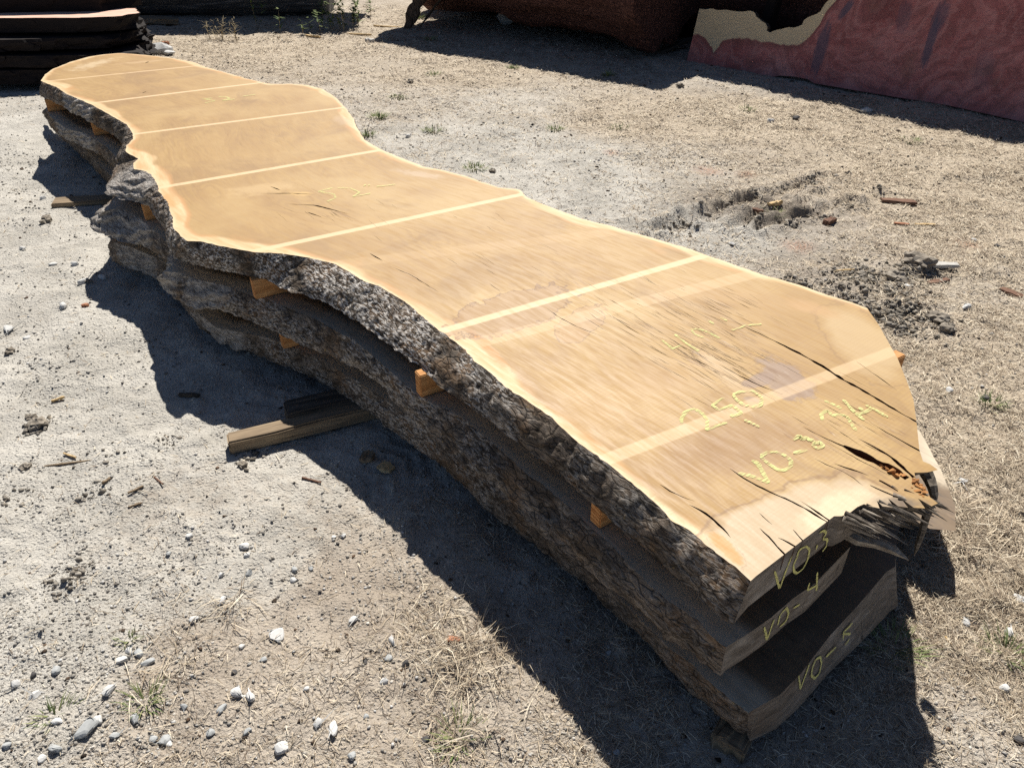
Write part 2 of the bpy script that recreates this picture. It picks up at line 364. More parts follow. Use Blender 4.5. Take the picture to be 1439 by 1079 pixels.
M['bark_plain'] = simple('bark_plain', [(.3, (.03, .02, .014)), (.55, (.12, .085, .06)), (.8, (.26, .2, .15))], 5, 6, (14, 14, 2), bmp=.9, bd=.02)
M['chip_brown'] = simple('chip_brown', [(.3, (.09, .045, .03)), (.7, (.26, .15, .1))], 8, 4, (2, 20, 20), bmp=.6)
M['chip_grey'] = simple('chip_grey', [(.3, (.35, .33, .3)), (.7, (.62, .6, .56))], 8, 4, (2, 20, 20), bmp=.5)
M['chip_tan'] = simple('chip_tan', [(.3, (.45, .3, .13)), (.7, (.68, .52, .3))], 8, 4, (2, 20, 20), bmp=.5)
M['orange'] = simple('orange_chip', [(.3, (.36, .15, .08)), (.7, (.5, .26, .16))], 9, 3)

def m_chalk():
    n = NT('yellow_chalk'); p = n.obj(); 
    q = n.sep(p)
    ca = n.math('ADD', n.math('MULTIPLY', q[0], float(AX[0])), n.math('MULTIPLY', q[1], float(AX[1])))
    cb = n.math('ADD', n.math('MULTIPLY', q[0], float(AY[0])), n.math('MULTIPLY', q[1], float(AY[1])))
    k = n.noise(n.comb(n.math('MULTIPLY', ca, 210.0), n.math('MULTIPLY', cb, 26.0)), 1.0, 3, .6)
    n.done((.72, .74, .33), .95)
    n.put(n.b.inputs['Alpha'], n.ss(k, .36, .62, .04, .75)); return n.m
M['chalk'] = m_chalk()
def m_chalk2():
    n = NT('yellow_chalk_end'); a = n.noise(n.obj(), 170, 3, .7); n.done((.74, .70, .26), .95)
    n.put(n.b.inputs['Alpha'], n.ss(a, .33, .48)); return n.m
M['chalk_end'] = m_chalk2()

# ------------------------------------------------------------------ ground
GS = [  # surveyed ground samples: photo x, y -> straw cover, greyness, darkness
 (30, 200, .05, .8, .1), (30, 330, .05, .7, .1), (40, 450, .05, .7, .15), (120, 500, .02, 1, .0), (60, 560, .02, 1, 0), (200, 560, .02, 1, .05), (60, 700, .03, 1, .1),
 (250, 700, .03, .55, 0), (180, 760, .03, .6, .05), (60, 850, .05, .85, .1), (330, 800, .1, .7, .05), (120, 920, .1, .7, .1), (250, 950, .2, .25, .15), (60, 1040, .12, .6, .15),
 (380, 940, .2, .2, .1), (350, 1050, .25, .15, .15), (520, 850, .1, .2, .05), (600, 900, .22, .2, .05), (680, 930, .4, .2, .1), (620, 980, .08, .3, .0), (560, 1050, .14, .2, .1), (750, 1050, .22, .3, .05),
 (600, 600, .05, .8, .1), (750, 850, .3, .5, .1), (900, 1000, .4, .5, .15), (1200, 1000, .5, .4, .15), (350, 560, .02, .9, .05), (200, 430, .02, .8, .1),
 (1400, 950, .7, .3, .1), (1380, 1050, .3, .4, 0), (1400, 800, 1, .15, .05), (1380, 650, 1, .1, 0), (1330, 520, .95, .1, .05), (1250, 450, .7, .3, .22), (1150, 400, .5, .4, .35),
 (1400, 420, .8, .5, 0), (1400, 300, 1, .1, 0), (1250, 250, 1, .15, 0), (1100, 250, .7, .4, .1), (1050, 290, .4, .35, .55), (1000, 330, .35, .8, .25), (950, 240, .55, .6, .05), (820, 250, .25, .9, .05),
 (700, 220, .25, .9, .05), (620, 200, .4, .7, .1), (560, 150, .5, .5, .1), (700, 150, .5, .6, .05), (900, 170, .85, .3, 0), (1100, 170, 1, .2, 0), (1300, 190, 1, .15, 0),
 (650, 100, .85, .3, .05), (500, 90, .7, .4, .05), (400, 70, .9, .25, .05), (300, 60, .85, .3, .05), (560, 50, .8, .3, .1), (800, 60, .6, .3, .1), (1050, 110, .4, .5, .1), (300, 10, .4, .4, .1), (100, 130, .1, .6, .1)]
GS = [(a, b, c, d, min(1, e + (.14 if b < 260 and a > 260 else 0))) for a, b, c, d, e in GS]
GP = np.array([W(a, b) for a, b, *_ in GS]); GVv = np.array([g[2:] for g in GS])
def gsamp(x, y):
    r = np.zeros((x.size, 3)); P = np.stack([x.ravel(), y.ravel()], 1)
    sc = .25 + .1 * np.maximum(P[:, 1], 0)
    for i in range(0, len(P), 40000):
        d = ((P[i:i + 40000, None] - GP[None]) ** 2).sum(-1)
        w = 1.0 / (d + (sc[i:i + 40000, None] * .35) ** 2) ** 2
        r[i:i + 40000] = (w @ GVv) / w.sum(1, keepdims=True)
    return r.reshape(*x.shape, 3)
def seg_d(x, y, a, b):
    a, b = np.asarray(a), np.asarray(b); t = b - a; L2 = t @ t
    u = np.clip(((x - a[0]) * t[0] + (y - a[1]) * t[1]) / L2, 0, 1)
    dx, dy = x - a[0] - u * t[0], y - a[1] - u * t[1]
    return np.sqrt(dx * dx + dy * dy), np.sign((x - a[0]) * -t[1] + (y - a[1]) * t[0])
RUTS = [((930, 322), (1060, 281), .055, .038), ((1060, 281), (1172, 245), .05, .03), ((1060, 322), (1200, 284), .045, .03), ((1010, 322), (1140, 282), .03, .02)]
def gheight(x, y):
    h = .010 * fbm(x * 1.7, y * 1.7, s=1) + .009 * fbm(x * 6, y * 6, s=5) + .0048 * fbm(x * 21, y * 21, s=9, o=3)
    cr = fbm(x * 13 + 40, y * 13, s=21, o=3); h = h + .014 * np.maximum(cr - .4, 0) * sstep(-.3, .4, fbm(x * 2.1, y * 2.1, s=24))
    for a, b, w, dp in RUTS:
        d, sg = seg_d(x + .04 * vn(x * 6, y * 6, s=31), y + .04 * vn(x * 6, y * 6, s=32), W(*a), W(*b))
        h = h - dp * np.exp(-(d / w) ** 2) + dp * 1.1 * np.exp(-((d - w * 1.8) / (w * .8)) ** 2) * (.6 + .6 * vn(x * 14, y * 14, s=33))
    for a, b in (((-60, 800), (420, 560)), ((60, 900), (470, 690))):
        A, B = W(*a), W(*b); t = (B - A) / np.linalg.norm(B - A); u = (x - A[0]) * t[0] + (y - A[1]) * t[1]; v = -(x - A[0]) * t[1] + (y - A[1]) * t[0]
        m = sstep(.15, .11, np.abs(v)) * sstep(0, .2, u) * sstep(1.5, 1.2, u) * sstep(-.3, .35, fbm(x * 3, y * 3, s=51))
        lug = np.sin(2 * np.pi * (u + .6 * np.abs(v)) / .062 + .5 * vn(x * 20, y * 20, s=52))
        h = h + m * (.0045 * np.clip(lug * 1.6, -1, 1) - .004)
    for c, rr, hh in (((1180, 420), .30, .035), ((1290, 385), .14, .04), ((1260, 440), .2, .025), ((1240, 270), .12, .03)):
        p = W(*c); d = np.hypot(x - p[0], y - p[1]); h = h + hh * np.exp(-(d / rr) ** 2) * (.45 + .8 * fbm(x * 11, y * 11, s=41))
    return h
def axis(pts):
    out = []
    for (a, b, st0, st1) in pts:
        x = a; 
        while x < b - 1e-6:
            out.append(x); x += st0 + (st1 - st0) * (x - a) / (b - a)
    out.append(pts[-1][1]); return np.array(out)
gx = axis([(-70, -9, 6, .5), (-9, -4, .12, .05), (-4, -1.6, .05, .02), (-1.6, 1.8, .013, .013), (1.8, 4.5, .016, .05), (4.5, 9, .05, .12), (9, 70, .5, 6)])
gy = axis([(-60, 0, 6, .3), (0, .75, .2, .02), (.75, 3.4, .012, .016), (3.4, 8, .018, .04), (8, 14, .04, .08), (14, 120, .15, 9)])
GX, GY = np.meshgrid(gx, gy); GZ = gheight(GX, GY); GA = gsamp(GX, GY)
nx, ny = len(gx), len(gy)
idx = np.arange(nx * ny).reshape(ny, nx)
q = np.stack([idx[:-1, :-1], idx[:-1, 1:], idx[1:, 1:], idx[1:, :-1]], -1).reshape(-1, 4)
def m_ground():
    n = NT('dusty_ground'); p = n.pos(); a = n.sep(n.attr('ga', 'Vector'))
    n1 = n.noise(p, 3.0, 5, .65); n2 = n.noise(p, 22, 5, .7); n3 = n.noise(p, 120, 4, .7); n4 = n.noise(p, 420, 2, .6)
    dust = n.mix(n.ss(n1, .35, .65), (.485, .46, .41), (.62, .59, .53))
    brown = n.mix(n.ss(n1, .35, .65), (.40, .34, .275), (.54, .475, .395))
    col = n.mix(n.ss(n.math('ADD', a[1], n.math('MULTIPLY', n.math('SUBTRACT', n2, .5), .7)), .25, .75), brown, dust)
    stw = n.mix(n3, (.40, .33, .25), (.70, .60, .455))
    col = n.mix(n.ss(n.math('ADD', a[0], n.math('MULTIPLY', n.math('SUBTRACT', n2, .5), 1.4)), .35, 1.0, 0, .8), col, stw)
    col = n.mix(n.ss(n.math('ADD', a[2], n.math('MULTIPLY', n.math('SUBTRACT', n2, .5), .8)), .15, .7, 0, .75), col, (.13, .105, .08))
    col = n.mix(n.ss(n3, .46, .30, 0, .5), col, (.14, .11, .085))
    col = n.mix(n.ss(n4, .62, .75, 0, .45), col, (.6, .58, .54))
    # darker decayed specks and rusty stains
    col = n.mix(n.ss(n.noise(p, 60, 4, .75), .64, .72, 0, .6), col, (.10, .075, .055))
    for c, rr in (((995, 240), .16), ((1050, 245), .12), ((1120, 345), .14), ((1360, 340), .12), ((860, 215), .1)):
        w = W(*c); v = n.new('ShaderNodeVectorMath', operation='DISTANCE'); n.put(v.inputs[0], p); n.put(v.inputs[1], (float(w[0]), float(w[1]), 0))
        col = n.mix(n.math('MULTIPLY', n.ss(v.outputs['Value'], rr, 0, 0, .8), n.ss(n3, .45, .6)), col, (.5, .2, .1))
    pe = n.voro(p, 75, 'F1'); 
    h = n.math('ADD', n.math('ADD', n.math('MULTIPLY', n2, .9), n.math('MULTIPLY', n3, .55)), n.math('MULTIPLY', n4, .2))
    h = n.math('ADD', h, n.math('MULTIPLY', n.ss(pe, .45, .1), .3))
    return n.done(col, .97, n.bump(h, 1.0, .016), .1)
g = link('ground', bigmesh('ground', np.stack([GX, GY, GZ], -1).reshape(-1, 3), q, True, {'ga': GA.reshape(-1, 3)}), m_ground())
tag(g, 'dusty bare earth yard with patches of dry straw and gravel', None, None, 'structure')
def gz(x, y): return float(gheight(np.array([x]), np.array([y]))[0])

# ------------------------------------------------------------------ timber slabs
def resample(P, u):
    P = np.asarray(P, float); d = np.r_[0, np.cumsum(np.linalg.norm(np.diff(P, axis=0), axis=1))]; d /= d[-1]
    return np.stack([np.interp(u, d, P[:, 0]), np.interp(u, d, P[:, 1])], -1)
def pair(T, B, step=.006):
    T, B = np.asarray(T, float), np.asarray(B, float)
    if len(T) == len(B):
        dt = np.linalg.norm(np.diff(T, axis=0), axis=1) + np.linalg.norm(np.diff(B, axis=0), axis=1)
        c = np.r_[0, np.cumsum(dt)]; N = max(int(c[-1] / 2 / step), 4); u = np.linspace(0, c[-1], N)
        return tuple(np.stack([np.interp(u, c, X[:, 0]), np.interp(u, c, X[:, 1])], -1) for X in (T, B))
    L = np.linalg.norm(np.diff(T, axis=0), axis=1).sum(); u = np.linspace(0, 1, int(L / step))
    return resample(T, u), resample(B, u)
def smooth(P, k=2):
    for _ in range(k):
        Q = P.copy(); Q[1:-1] = .25 * P[:-2] + .5 * P[1:-1] + .25 * P[2:]; P = Q
    return P
def inpoly(pt, poly):
    x, y = pt[:, 0], pt[:, 1]; c = np.zeros(len(pt), bool); j = len(poly) - 1
    for i in range(len(poly)):
        xi, yi = poly[i]; xj, yj = poly[j]
        if yi != yj: c ^= ((yi > y) != (yj > y)) & (x < (xj - xi) * (y - yi) / (yj - yi) + xi)
        j = i
    return c
def crackpoly(pts, w, z, taper=(0, 0)):
    P = np.array([W(*p, z) for p in pts]) if not isinstance(pts, np.ndarray) else pts
    L = np.linalg.norm(np.diff(P, axis=0), axis=1).sum(); N = max(int(L / .012), 5)
    P = smooth(resample(P, np.linspace(0, 1, N)), 1); u = np.linspace(0, 1, N)
    sd = random.randint(0, 999)
    P = P + np.stack([vn(u * L * 60, u * 0, s=sd), vn(u * L * 60, u * 0 + 5, s=sd)], -1) * .0012
    t = np.gradient(P, axis=0); t /= np.linalg.norm(t, axis=1)[:, None]; nn = np.stack([-t[:, 1], t[:, 0]], -1)
    prof = np.sin(np.pi * np.clip(u * (1 - taper[0] - taper[1]) + taper[0], 0, 1)) ** .7
    ww = w * prof * (.75 + .45 * vn(u * L * 45, u * 0, s=sd + 3)) / 2
    ww = np.maximum(ww, .0002)
    return np.concatenate([P + nn * ww[:, None], (P - nn * ww[:, None])[::-1]])

FLARE = np.array([.55, -.83])
def flare_(P):   # the bottom slab's end was cut out of square: its lower edge stands proud
    P = np.asarray(P, float); return FLARE * (.010 + .036 * np.clip((P[..., 0] - .55) / .45, 0, 1))[..., None]
def build_slab(label, zt, zb, left, rest, end, mface, mbark, cracks=(), bare=(), rows=14, amp=1.0, under=None, flare=False):
    """left: near to far (top, bottom) chains; rest: far end and right side (top chain); end: sawn near end (top chain)"""
    lt, lb = left
    seed = int(zt * 100)
    s_ = np.arange(len(lt)) * .006
    rt = smooth(resample(rest, np.linspace(0, 1, int(np.linalg.norm(np.diff(rest, axis=0), axis=1).sum() / .012))), 2)
    tg = np.gradient(rt, axis=0); tg /= np.linalg.norm(tg, axis=1)[:, None]; on = np.stack([-tg[:, 1], tg[:, 0]], -1)   # outward (perimeter runs clockwise)
    rt = rt + on * (.003 * vn(np.arange(len(rt)) * .3, np.zeros(len(rt)), s=seed))[:, None]
    rb = rt + on * (.012 + .012 * vn(np.arange(len(rt)) * .04, np.zeros(len(rt)), s=seed + 1))[:, None]
    u = np.arange(len(lt)); lt = lt + np.stack([vn(u * .35, u * 0., s=seed + 7), vn(u * .35, u * 0. + 9, s=seed + 7)], -1) * .0022
    et = np.asarray(end, float)
    et = resample(et, np.unique(np.r_[np.linspace(0, 1, max(int(np.linalg.norm(np.diff(et, axis=0), axis=1).sum() / .02), 4)),
                                     np.r_[0, np.cumsum(np.linalg.norm(np.diff(et, axis=0), axis=1))] / np.linalg.norm(np.diff(et, axis=0), axis=1).sum()]))
    et[0], et[-1] = rt[-1], lt[0]
    top = np.concatenate([lt, rt[1:], et[1:-1]]); nL, nR, nE = len(lt), len(rt) - 1, len(et) - 2
    rb[0] = lb[-1]
    eb = et.copy(); eb[0], eb[-1] = rb[-1], lb[0]
    if flare: eb[1:-1] += flare_(eb[1:-1]) * sstep(1.16, 1.03, eb[1:-1, :1])
    if under: eb[1:-1, 1] += under[1] * sstep(under[0], under[0] + .12, eb[1:-1, 0])
    bot = np.concatenate([lb, rb[1:], eb[1:-1]])
    c = top.mean(0); base = np.array([c[0], c[1], zb])
    root = empty('wood_slab', tuple(base)); tag(root, label, 'wood slab', 'slabs stacked with stickers between them')
    # ---- face with cracks
    n0 = len(top)
    mn, mx = top.min(0), top.max(0)
    gxx, gyy = np.meshgrid(np.arange(mn[0], mx[0], .03), np.arange(mn[1], mx[1], .03)); G = np.stack([gxx.ravel(), gyy.ravel()], -1) + RNG.uniform(-.006, .006, (gxx.size, 2))
    outl = top
    G = G[inpoly(G, outl)]
    bk = np.concatenate([lt[::2], rt])
    def edist(P):
        r = np.empty(len(P))
        for i in range(0, len(P), 2000): r[i:i + 2000] = np.sqrt(((P[i:i + 2000, None] - bk[None]) ** 2).sum(-1).min(1))
        return r
    G = G[edist(G) > .012]
    V = [Vector(p) for p in np.concatenate([top, G])]; edges = [(i, (i + 1) % n0) for i in range(n0)]
    for cp in cracks:
        b = len(V); V += [Vector(p) for p in cp]; edges += [(b + i, b + (i + 1) % len(cp)) for i in range(len(cp))]
    vo, eo, fo, *_ = delaunay_2d_cdt(V, edges, [], 1, 1e-5)
    P2 = np.array([tuple(v) for v in vo]); T = np.array([f for f in fo if len(f) == 3])
    cen = P2[T].mean(1); ok = inpoly(cen, outl); T, cen = T[ok], cen[ok]
    a = P2[T]; ar = (a[:, 1, 0] - a[:, 0, 0]) * (a[:, 2, 1] - a[:, 0, 1]) - (a[:, 1, 1] - a[:, 0, 1]) * (a[:, 2, 0] - a[:, 0, 0])
    T[ar < 0] = T[ar < 0][:, ::-1]
    isc = np.zeros(len(T), bool)
    for cp in cracks:
        lo, hi = cp.min(0), cp.max(0); k = np.where(((cen >= lo) & (cen <= hi)).all(1))[0]
        if len(k): isc[k] |= inpoly(cen[k], cp)
    verts = [(*p, zt) for p in P2]; faces = [tuple(t) for t in T[~isc]]; mi = [0] * len(faces)
    dep = .05; off = len(verts)
    if isc.any():
        verts += [(*p, zt - dep) for p in P2]
        for t in T[isc]: faces.append(tuple(t + off)); mi.append(1)
        he = set()
        for t in T[isc]:
            for i in range(3): he.add((t[i], t[(i + 1) % 3]))
        for (i, j) in he:
            if (j, i) not in he: faces.append((j, i, i + off, j + off)); mi.append(1)
    # underside
    b0 = len(verts); bq = bot[::3].copy(); tb_ = np.roll(bq, -2, 0) - np.roll(bq, 2, 0); tb_ /= np.linalg.norm(tb_, axis=1)[:, None] + 1e-9
    bq = bq - np.stack([-tb_[:, 1], tb_[:, 0]], -1) * .016
    BB = [Vector(p) for p in bq]; nb = len(BB)
    v2, e2, f2, *_ = delaunay_2d_cdt(BB, [(i, (i + 1) % nb) for i in range(nb)], [], 1, 1e-5)
    pb = np.array([tuple(v) for v in v2]); verts += [(*p, zb) for p in pb]
    for f in f2:
        if len(f) == 3:
            aa = pb[list(f)]; s2 = (aa[1, 0] - aa[0, 0]) * (aa[2, 1] - aa[0, 1]) - (aa[1, 1] - aa[0, 1]) * (aa[2, 0] - aa[0, 0])
            if inpoly(aa.mean(0)[None], bot[::3])[0]: faces.append(tuple(b0 + i for i in (f if s2 < 0 else f[::-1]))); mi.append(2)
    verts = np.array(verts)
    # centre line of the board for the grain
    g2 = guv(verts[:, :2]); gl, gr = guv(lt), guv(rt); uu = np.linspace(-.5, 7.5, 120)
    def prof(gp):
        o = np.argsort(gp[:, 0]); return np.interp(uu, gp[o, 0], gp[o, 1])
    cl = prof(gl) * .5 + prof(gr) * .5
    for _ in range(25): cl[1:-1] = .25 * cl[:-2] + .5 * cl[1:-1] + .25 * cl[2:]
    def gat(xy):
        q2 = guv(xy); return np.stack([q2[:, 0], q2[:, 1], q2[:, 1] - .8 * np.interp(q2[:, 0], uu, cl)], -1)
    at = {'g': gat(verts[:, :2]), 'edge': edist(verts[:, :2])}
    body = link('sawn_face', mesh('sawn_face', verts - base, faces, False, mi, at), [mface, M['crack'], M['face_low']], root)
    # ---- sawn end
    m = len(et); R2 = 5; ev, ef = [], []
    for i in range(m):
        for k in range(R2):
            t = k / (R2 - 1); p = et[i] * (1 - t) + eb[i] * t; ev.append((p[0], p[1], zt + (zb - zt) * t))
    for i in range(m - 1):
        for k in range(R2 - 1): ef.append((i * R2 + k, i * R2 + k + 1, (i + 1) * R2 + k + 1, (i + 1) * R2 + k))
    link('sawn_end', mesh('sawn_end', np.array(ev) - base, ef), M['end'], root)
    # ---- bark
    def strip(tp, bt, nm, sgn, big):
        N = len(tp); md = (tp + bt) / 2; tg = np.gradient(smooth(md, 6), axis=0); tg /= np.linalg.norm(tg, axis=1)[:, None] + 1e-9
        o = np.stack([-tg[:, 1], tg[:, 0]], -1)
        t = np.linspace(0, 1, rows)[None, :, None]
        XY = tp[:, None] * (1 - t) + bt[:, None] * t
        Z = zt + (zb - zt) * np.broadcast_to(t[..., 0], XY.shape[:2])
        x, y, z = XY[..., 0], XY[..., 1], Z
        tt = np.broadcast_to(t[..., 0], x.shape); env = np.clip(np.minimum(tt, 1.15 - tt) * 7, 0, 1)
        br = np.zeros_like(x)
        for (cxy, rad) in bare: br = np.maximum(br, np.exp(-((x - cxy[0]) ** 2 + (y - cxy[1]) ** 2) / rad ** 2))
        qq = guv(np.stack([x, y], -1).reshape(-1, 2)).reshape(*x.shape, 2); a1, a2 = qq[..., 0], qq[..., 1]
        d = .010 * np.sin(np.pi * tt) * big + env * amp * (1 - .55 * br) * (.007 * fbm(a1 * 9, a2 * 16, z * 16, s=seed) + .006 * (1 - 2 * np.abs(vn(a1 * 22, a2 * 45, z * 45, s=seed + 4))) + .004 * fbm(a1 * 60, a2 * 80, z * 80, s=seed + 9, o=2))
        d = d * np.clip(np.minimum(np.arange(N), N - 1 - np.arange(N)) * .006 / .03, 0, 1)[:, None]
        d = d + env * .010 * br * np.sin(a1 * 30 + z * 160 + 4 * fbm(a1 * 8, a2 * 8, z * 8, s=3))
        XY = XY + o[:, None] * d[..., None]
        Z = Z + env * .004 * vn(x * 30, y * 30, s=seed + 11)
        v = np.concatenate([XY, Z[..., None]], -1).reshape(-1, 3)
        ii = np.arange(N * rows).reshape(N, rows); qd = np.stack([ii[:-1, :-1], ii[1:, :-1], ii[1:, 1:], ii[:-1, 1:]], -1).reshape(-1, 4)
        link(nm, bigmesh(nm, v - base, qd, True, {'g': gat(v[:, :2]), 'bare': br.ravel()}), mbark, root)
    strip(lt, lb, 'bark_edge', 1, 1)
    strip(rt, rb, 'bark_edge', 1, .5)
    return root, base, (lt, lb, rt, et)

# slab on top -----------------------------------------------------------------
T3 = [(1053.8, 815.8), (1031.7, 795), (1015, 782.5), (990, 765), (980, 753.3), (970, 745), (943.3, 730.8), (926.7, 711.7), (906.7, 693.3), (891.7, 681.7), (873.3, 666.7), (846.7, 645.5), (813, 622), (795.7, 606.7), (777.9, 589), (755.6, 573.4), (729, 555.6), (711, 544.5), (691, 524.5), (666.7, 507.5), (651, 489), (633.5, 475.6), (611.3, 460), (591.2, 442.3), (569, 423.4), (551.2, 413.4), (533.4, 402.2), (511.2, 395), (493, 383), (470.5, 371), (433.8, 362), (394, 356), (357.4, 354.4), (314.6, 346.8), (281, 339), (262.6, 339), (253.4, 331.5), (242.7, 319.3), (243, 307), (238, 297), (236.6, 285.6), (230, 278), (222.8, 268), (221, 258), (212, 245), (203, 240), (188, 238), (187, 230), (195, 223), (183, 217.5), (176, 212), (178, 205), (187, 195), (187, 188), (178, 175), (167, 169), (157, 163), (130, 148), (112, 140), (93, 132), (80, 123), (67, 118), (57.5, 114)]
B3 = [(1031, 876), (1011, 864.5), (993.4, 846.7), (972, 824), (953, 812), (943, 803), (915, 778), (898, 763), (885, 753), (865, 732), (846.8, 713.5), (826.8, 698), (790, 664), (770, 649), (746.7, 633.4), (728, 622), (711, 613.4), (684.5, 589), (662, 571), (640, 556.7), (613.5, 540), (595.7, 518), (578, 506.7), (546.8, 482.3), (520, 464.5), (495.6, 449), (478, 437), (466.7, 431), (433.4, 416.7), (409, 411), (382, 395.7), (345, 386.5), (314.6, 380.4), (281, 374), (256.5, 368), (246, 362), (238, 349), (236, 338), (232, 322), (226, 313), (217, 305), (208, 291), (198, 283), (185, 282), (172.6, 281), (148, 271), (152, 258), (160, 241), (167, 231), (163, 226), (164, 222), (168, 212), (172, 203), (166, 196), (155, 187), (139, 179), (126, 172), (112, 164), (98, 158), (88, 149), (74, 143), (63, 138), (57, 133)]
FR3 = [(57.5, 114), (63, 105), (75, 97), (100, 87), (125, 80), (145, 77), (167, 75), (183, 76), (208, 78), (242, 82), (272, 87.5), (289, 94.5), (320, 103), (347, 111), (380, 118.5), (410, 118), (433, 120), (453, 125.6), (471, 136.7), (487, 153.4), (498, 169), (502, 180), (511, 195.6), (524.5, 204.5), (542, 213.4), (573.5, 225.6), (595.7, 234.5), (622.4, 239), (655.7, 248), (680, 256.8), (700, 263.4), (731, 266.7), (740, 277.8), (762, 286.7), (789, 296.7), (822.3, 309), (855.7, 316.7), (889, 326.7), (922.4, 336.7), (955.7, 345.6), (984.6, 355.6), (1032, 372), (1071, 386), (1126.8, 401), (1154.6, 412.3), (1196, 424.8), (1218.5, 433)]
E3 = [(1218.5, 433), (1235, 456.7), (1249, 481.8), (1261.6, 504), (1274, 534.6), (1283.8, 562.4), (1288, 593), (1292, 632), (1297, 648), (1307, 652), (1318, 660), (1303, 663.5), (1285, 664), (1287, 676), (1296, 690), (1318, 707), (1309, 711), (1290, 700), (1300, 714), (1284, 713), (1266, 700), (1276, 713), (1262, 711), (1248, 700), (1256, 713), (1240, 711), (1232, 703), (1236, 714), (1222, 711), (1214, 708), (1205, 712), (1196, 719), (1183, 725), (1172, 725), (1163, 732), (1053.8, 815.8)]
z3 = lambda L, z: np.array([W(*p, z) for p in L])
CR = [([(1029.5, 451), (1071, 470.6), (1126.8, 498.4), (1154.6, 513.7), (1182, 531.8), (1210, 547), (1238, 563.8), (1265.8, 580.4), (1296, 597)], .011, (0, .15)),
 ([(1203, 508), (1235, 530), (1260, 548)], .0035, (0, 0)), ([(1128, 599.5), (1148.6, 610.6), (1169.5, 620), (1190, 628.7), (1211, 638.4)], .006, (0, .35)),
 ([(1185, 626.5), (1211, 638.4), (1232, 649.5), (1253, 659), (1275, 672)], .036, (0.05, .3)),
 ([(1222, 593), (1246, 608), (1266.8, 619), (1300, 638)], .006, (0, .3)), ([(1205.6, 616), (1225, 626), (1246, 638), (1264, 652), (1284, 671)], .009, (0, .35)),
 ([(1146, 645), (1162.5, 653.7), (1183, 660.6), (1197, 670), (1212, 682)], .004, (0, 0)), ([(1172, 651), (1186, 656.5), (1205.6, 662), (1222, 669)], .009, (0, 0)),
 ([(1026, 658), (1050, 675), (1083, 691.7), (1111, 704)], .006, (0, .2)), ([(1105, 701), (1130.6, 714), (1144.5, 722), (1163, 734)], .009, (.1, .3)), ([(1125, 703), (1144.5, 716.7), (1166, 732)], .007, (0, .3)),
 ([(928, 680), (946.7, 693), (960, 699), (976.7, 704)], .006, (0, 0)), ([(968, 709), (986.7, 717.5), (1000, 728), (1015, 741.7), (1026.7, 755)], .0065, (0, 0)),
 ([(1066.7, 741), (1082, 755.6), (1093, 769), (1107, 782)], .008, (0, .3)), ([(1093, 754.5), (1104.5, 760), (1122, 770)], .005, (0, .3)), ([(1114.5, 743), (1122, 753), (1131, 763)], .005, (0, .3)), ([(1067, 721), (1077, 730), (1085.6, 737)], .004, (0, 0)),
 ([(769, 433.5), (789, 448), (811, 459), (844.5, 472.4)], .004, (0, 0)), ([(860, 443.5), (878, 456.8), (900, 470)], .004, (0, 0)), ([(369.6, 272), (412, 272), (443, 273.4)], .008, (0, 0)),
 ([(406, 287), (443, 288.7), (467.5, 295), (489, 301)], .010, (0, 0)), ([(431, 298), (452, 305.5)], .008, (0, 0)), ([(519.4, 356), (537.8, 366.7)], .006, (0, 0)), ([(547, 374), (577.6, 386.5), (617, 411)], .0035, (0, 0)),
 ([(973, 503.7), (982.5, 508.5), (996, 515)], .004, (0, 0)), ([(1010, 512), (1034, 525), (1059, 537.7), (1080, 546.7), (1100.7, 554.4)], .0045, (0, 0)), ([(1000.6, 520), (1017, 528.7)], .004, (0, 0)),
 ([(978, 478.6), (998, 489.8), (1031, 505), (1056, 512)], .0035, (0, 0)), ([(1223, 682), (1240, 690), (1262, 699)], .012, (.1, .4)), ([(1235, 675), (1250, 683), (1262, 690)], .010, (.1, .4)),
 ([(200, 131), (206, 129)], .02, (0, 0)), ([(204, 89), (209, 87)], .03, (0, 0)), ([(380, 262), (395, 268)], .008, (0, 0))]
cracks3 = [crackpoly(p, w, ZT3, tp) for p, w, tp in CR]
dirs = W(1160, 520, ZT3) - W(1030, 452, ZT3); dirs /= np.linalg.norm(dirs)
for (cx, cy, sx, sy, k) in ((985, 480, 60, 34, 110), (890, 425, 60, 26, 40), (1030, 520, 50, 25, 40), (700, 350, 90, 34, 16), (470, 300, 50, 14, 14), (1200, 600, 40, 30, 24), (1010, 430, 60, 18, 30)):
    for _ in range(k):
        c = W(cx + RNG.normal() * sx * .7, cy + RNG.normal() * sy * .7, ZT3); a = RNG.normal() * .06; L = RNG.uniform(.03, .13)
        d = np.array([dirs[0] * math.cos(a) - dirs[1] * math.sin(a), dirs[0] * math.sin(a) + dirs[1] * math.cos(a)])
        cracks3.append(crackpoly(np.array([c - d * L / 2, c, c + d * L / 2]), RNG.uniform(.0010, .0021), ZT3))
lt3, lb3 = pair(z3(T3, ZT3), z3(B3, ZB3))
wing = (W(180, 262, .48), .22)
slab3, base3, geo3 = build_slab('top slab of the stack, golden sawn face with pale bands and yellow chalk writing', ZT3, ZB3, (lt3, lb3), z3(FR3, ZT3), z3(E3, ZT3), M['face_top'], M['bark_pale'], cracks3, [wing, (W(110, 150, .48), .3)], amp=.75, under=(.80, .085))

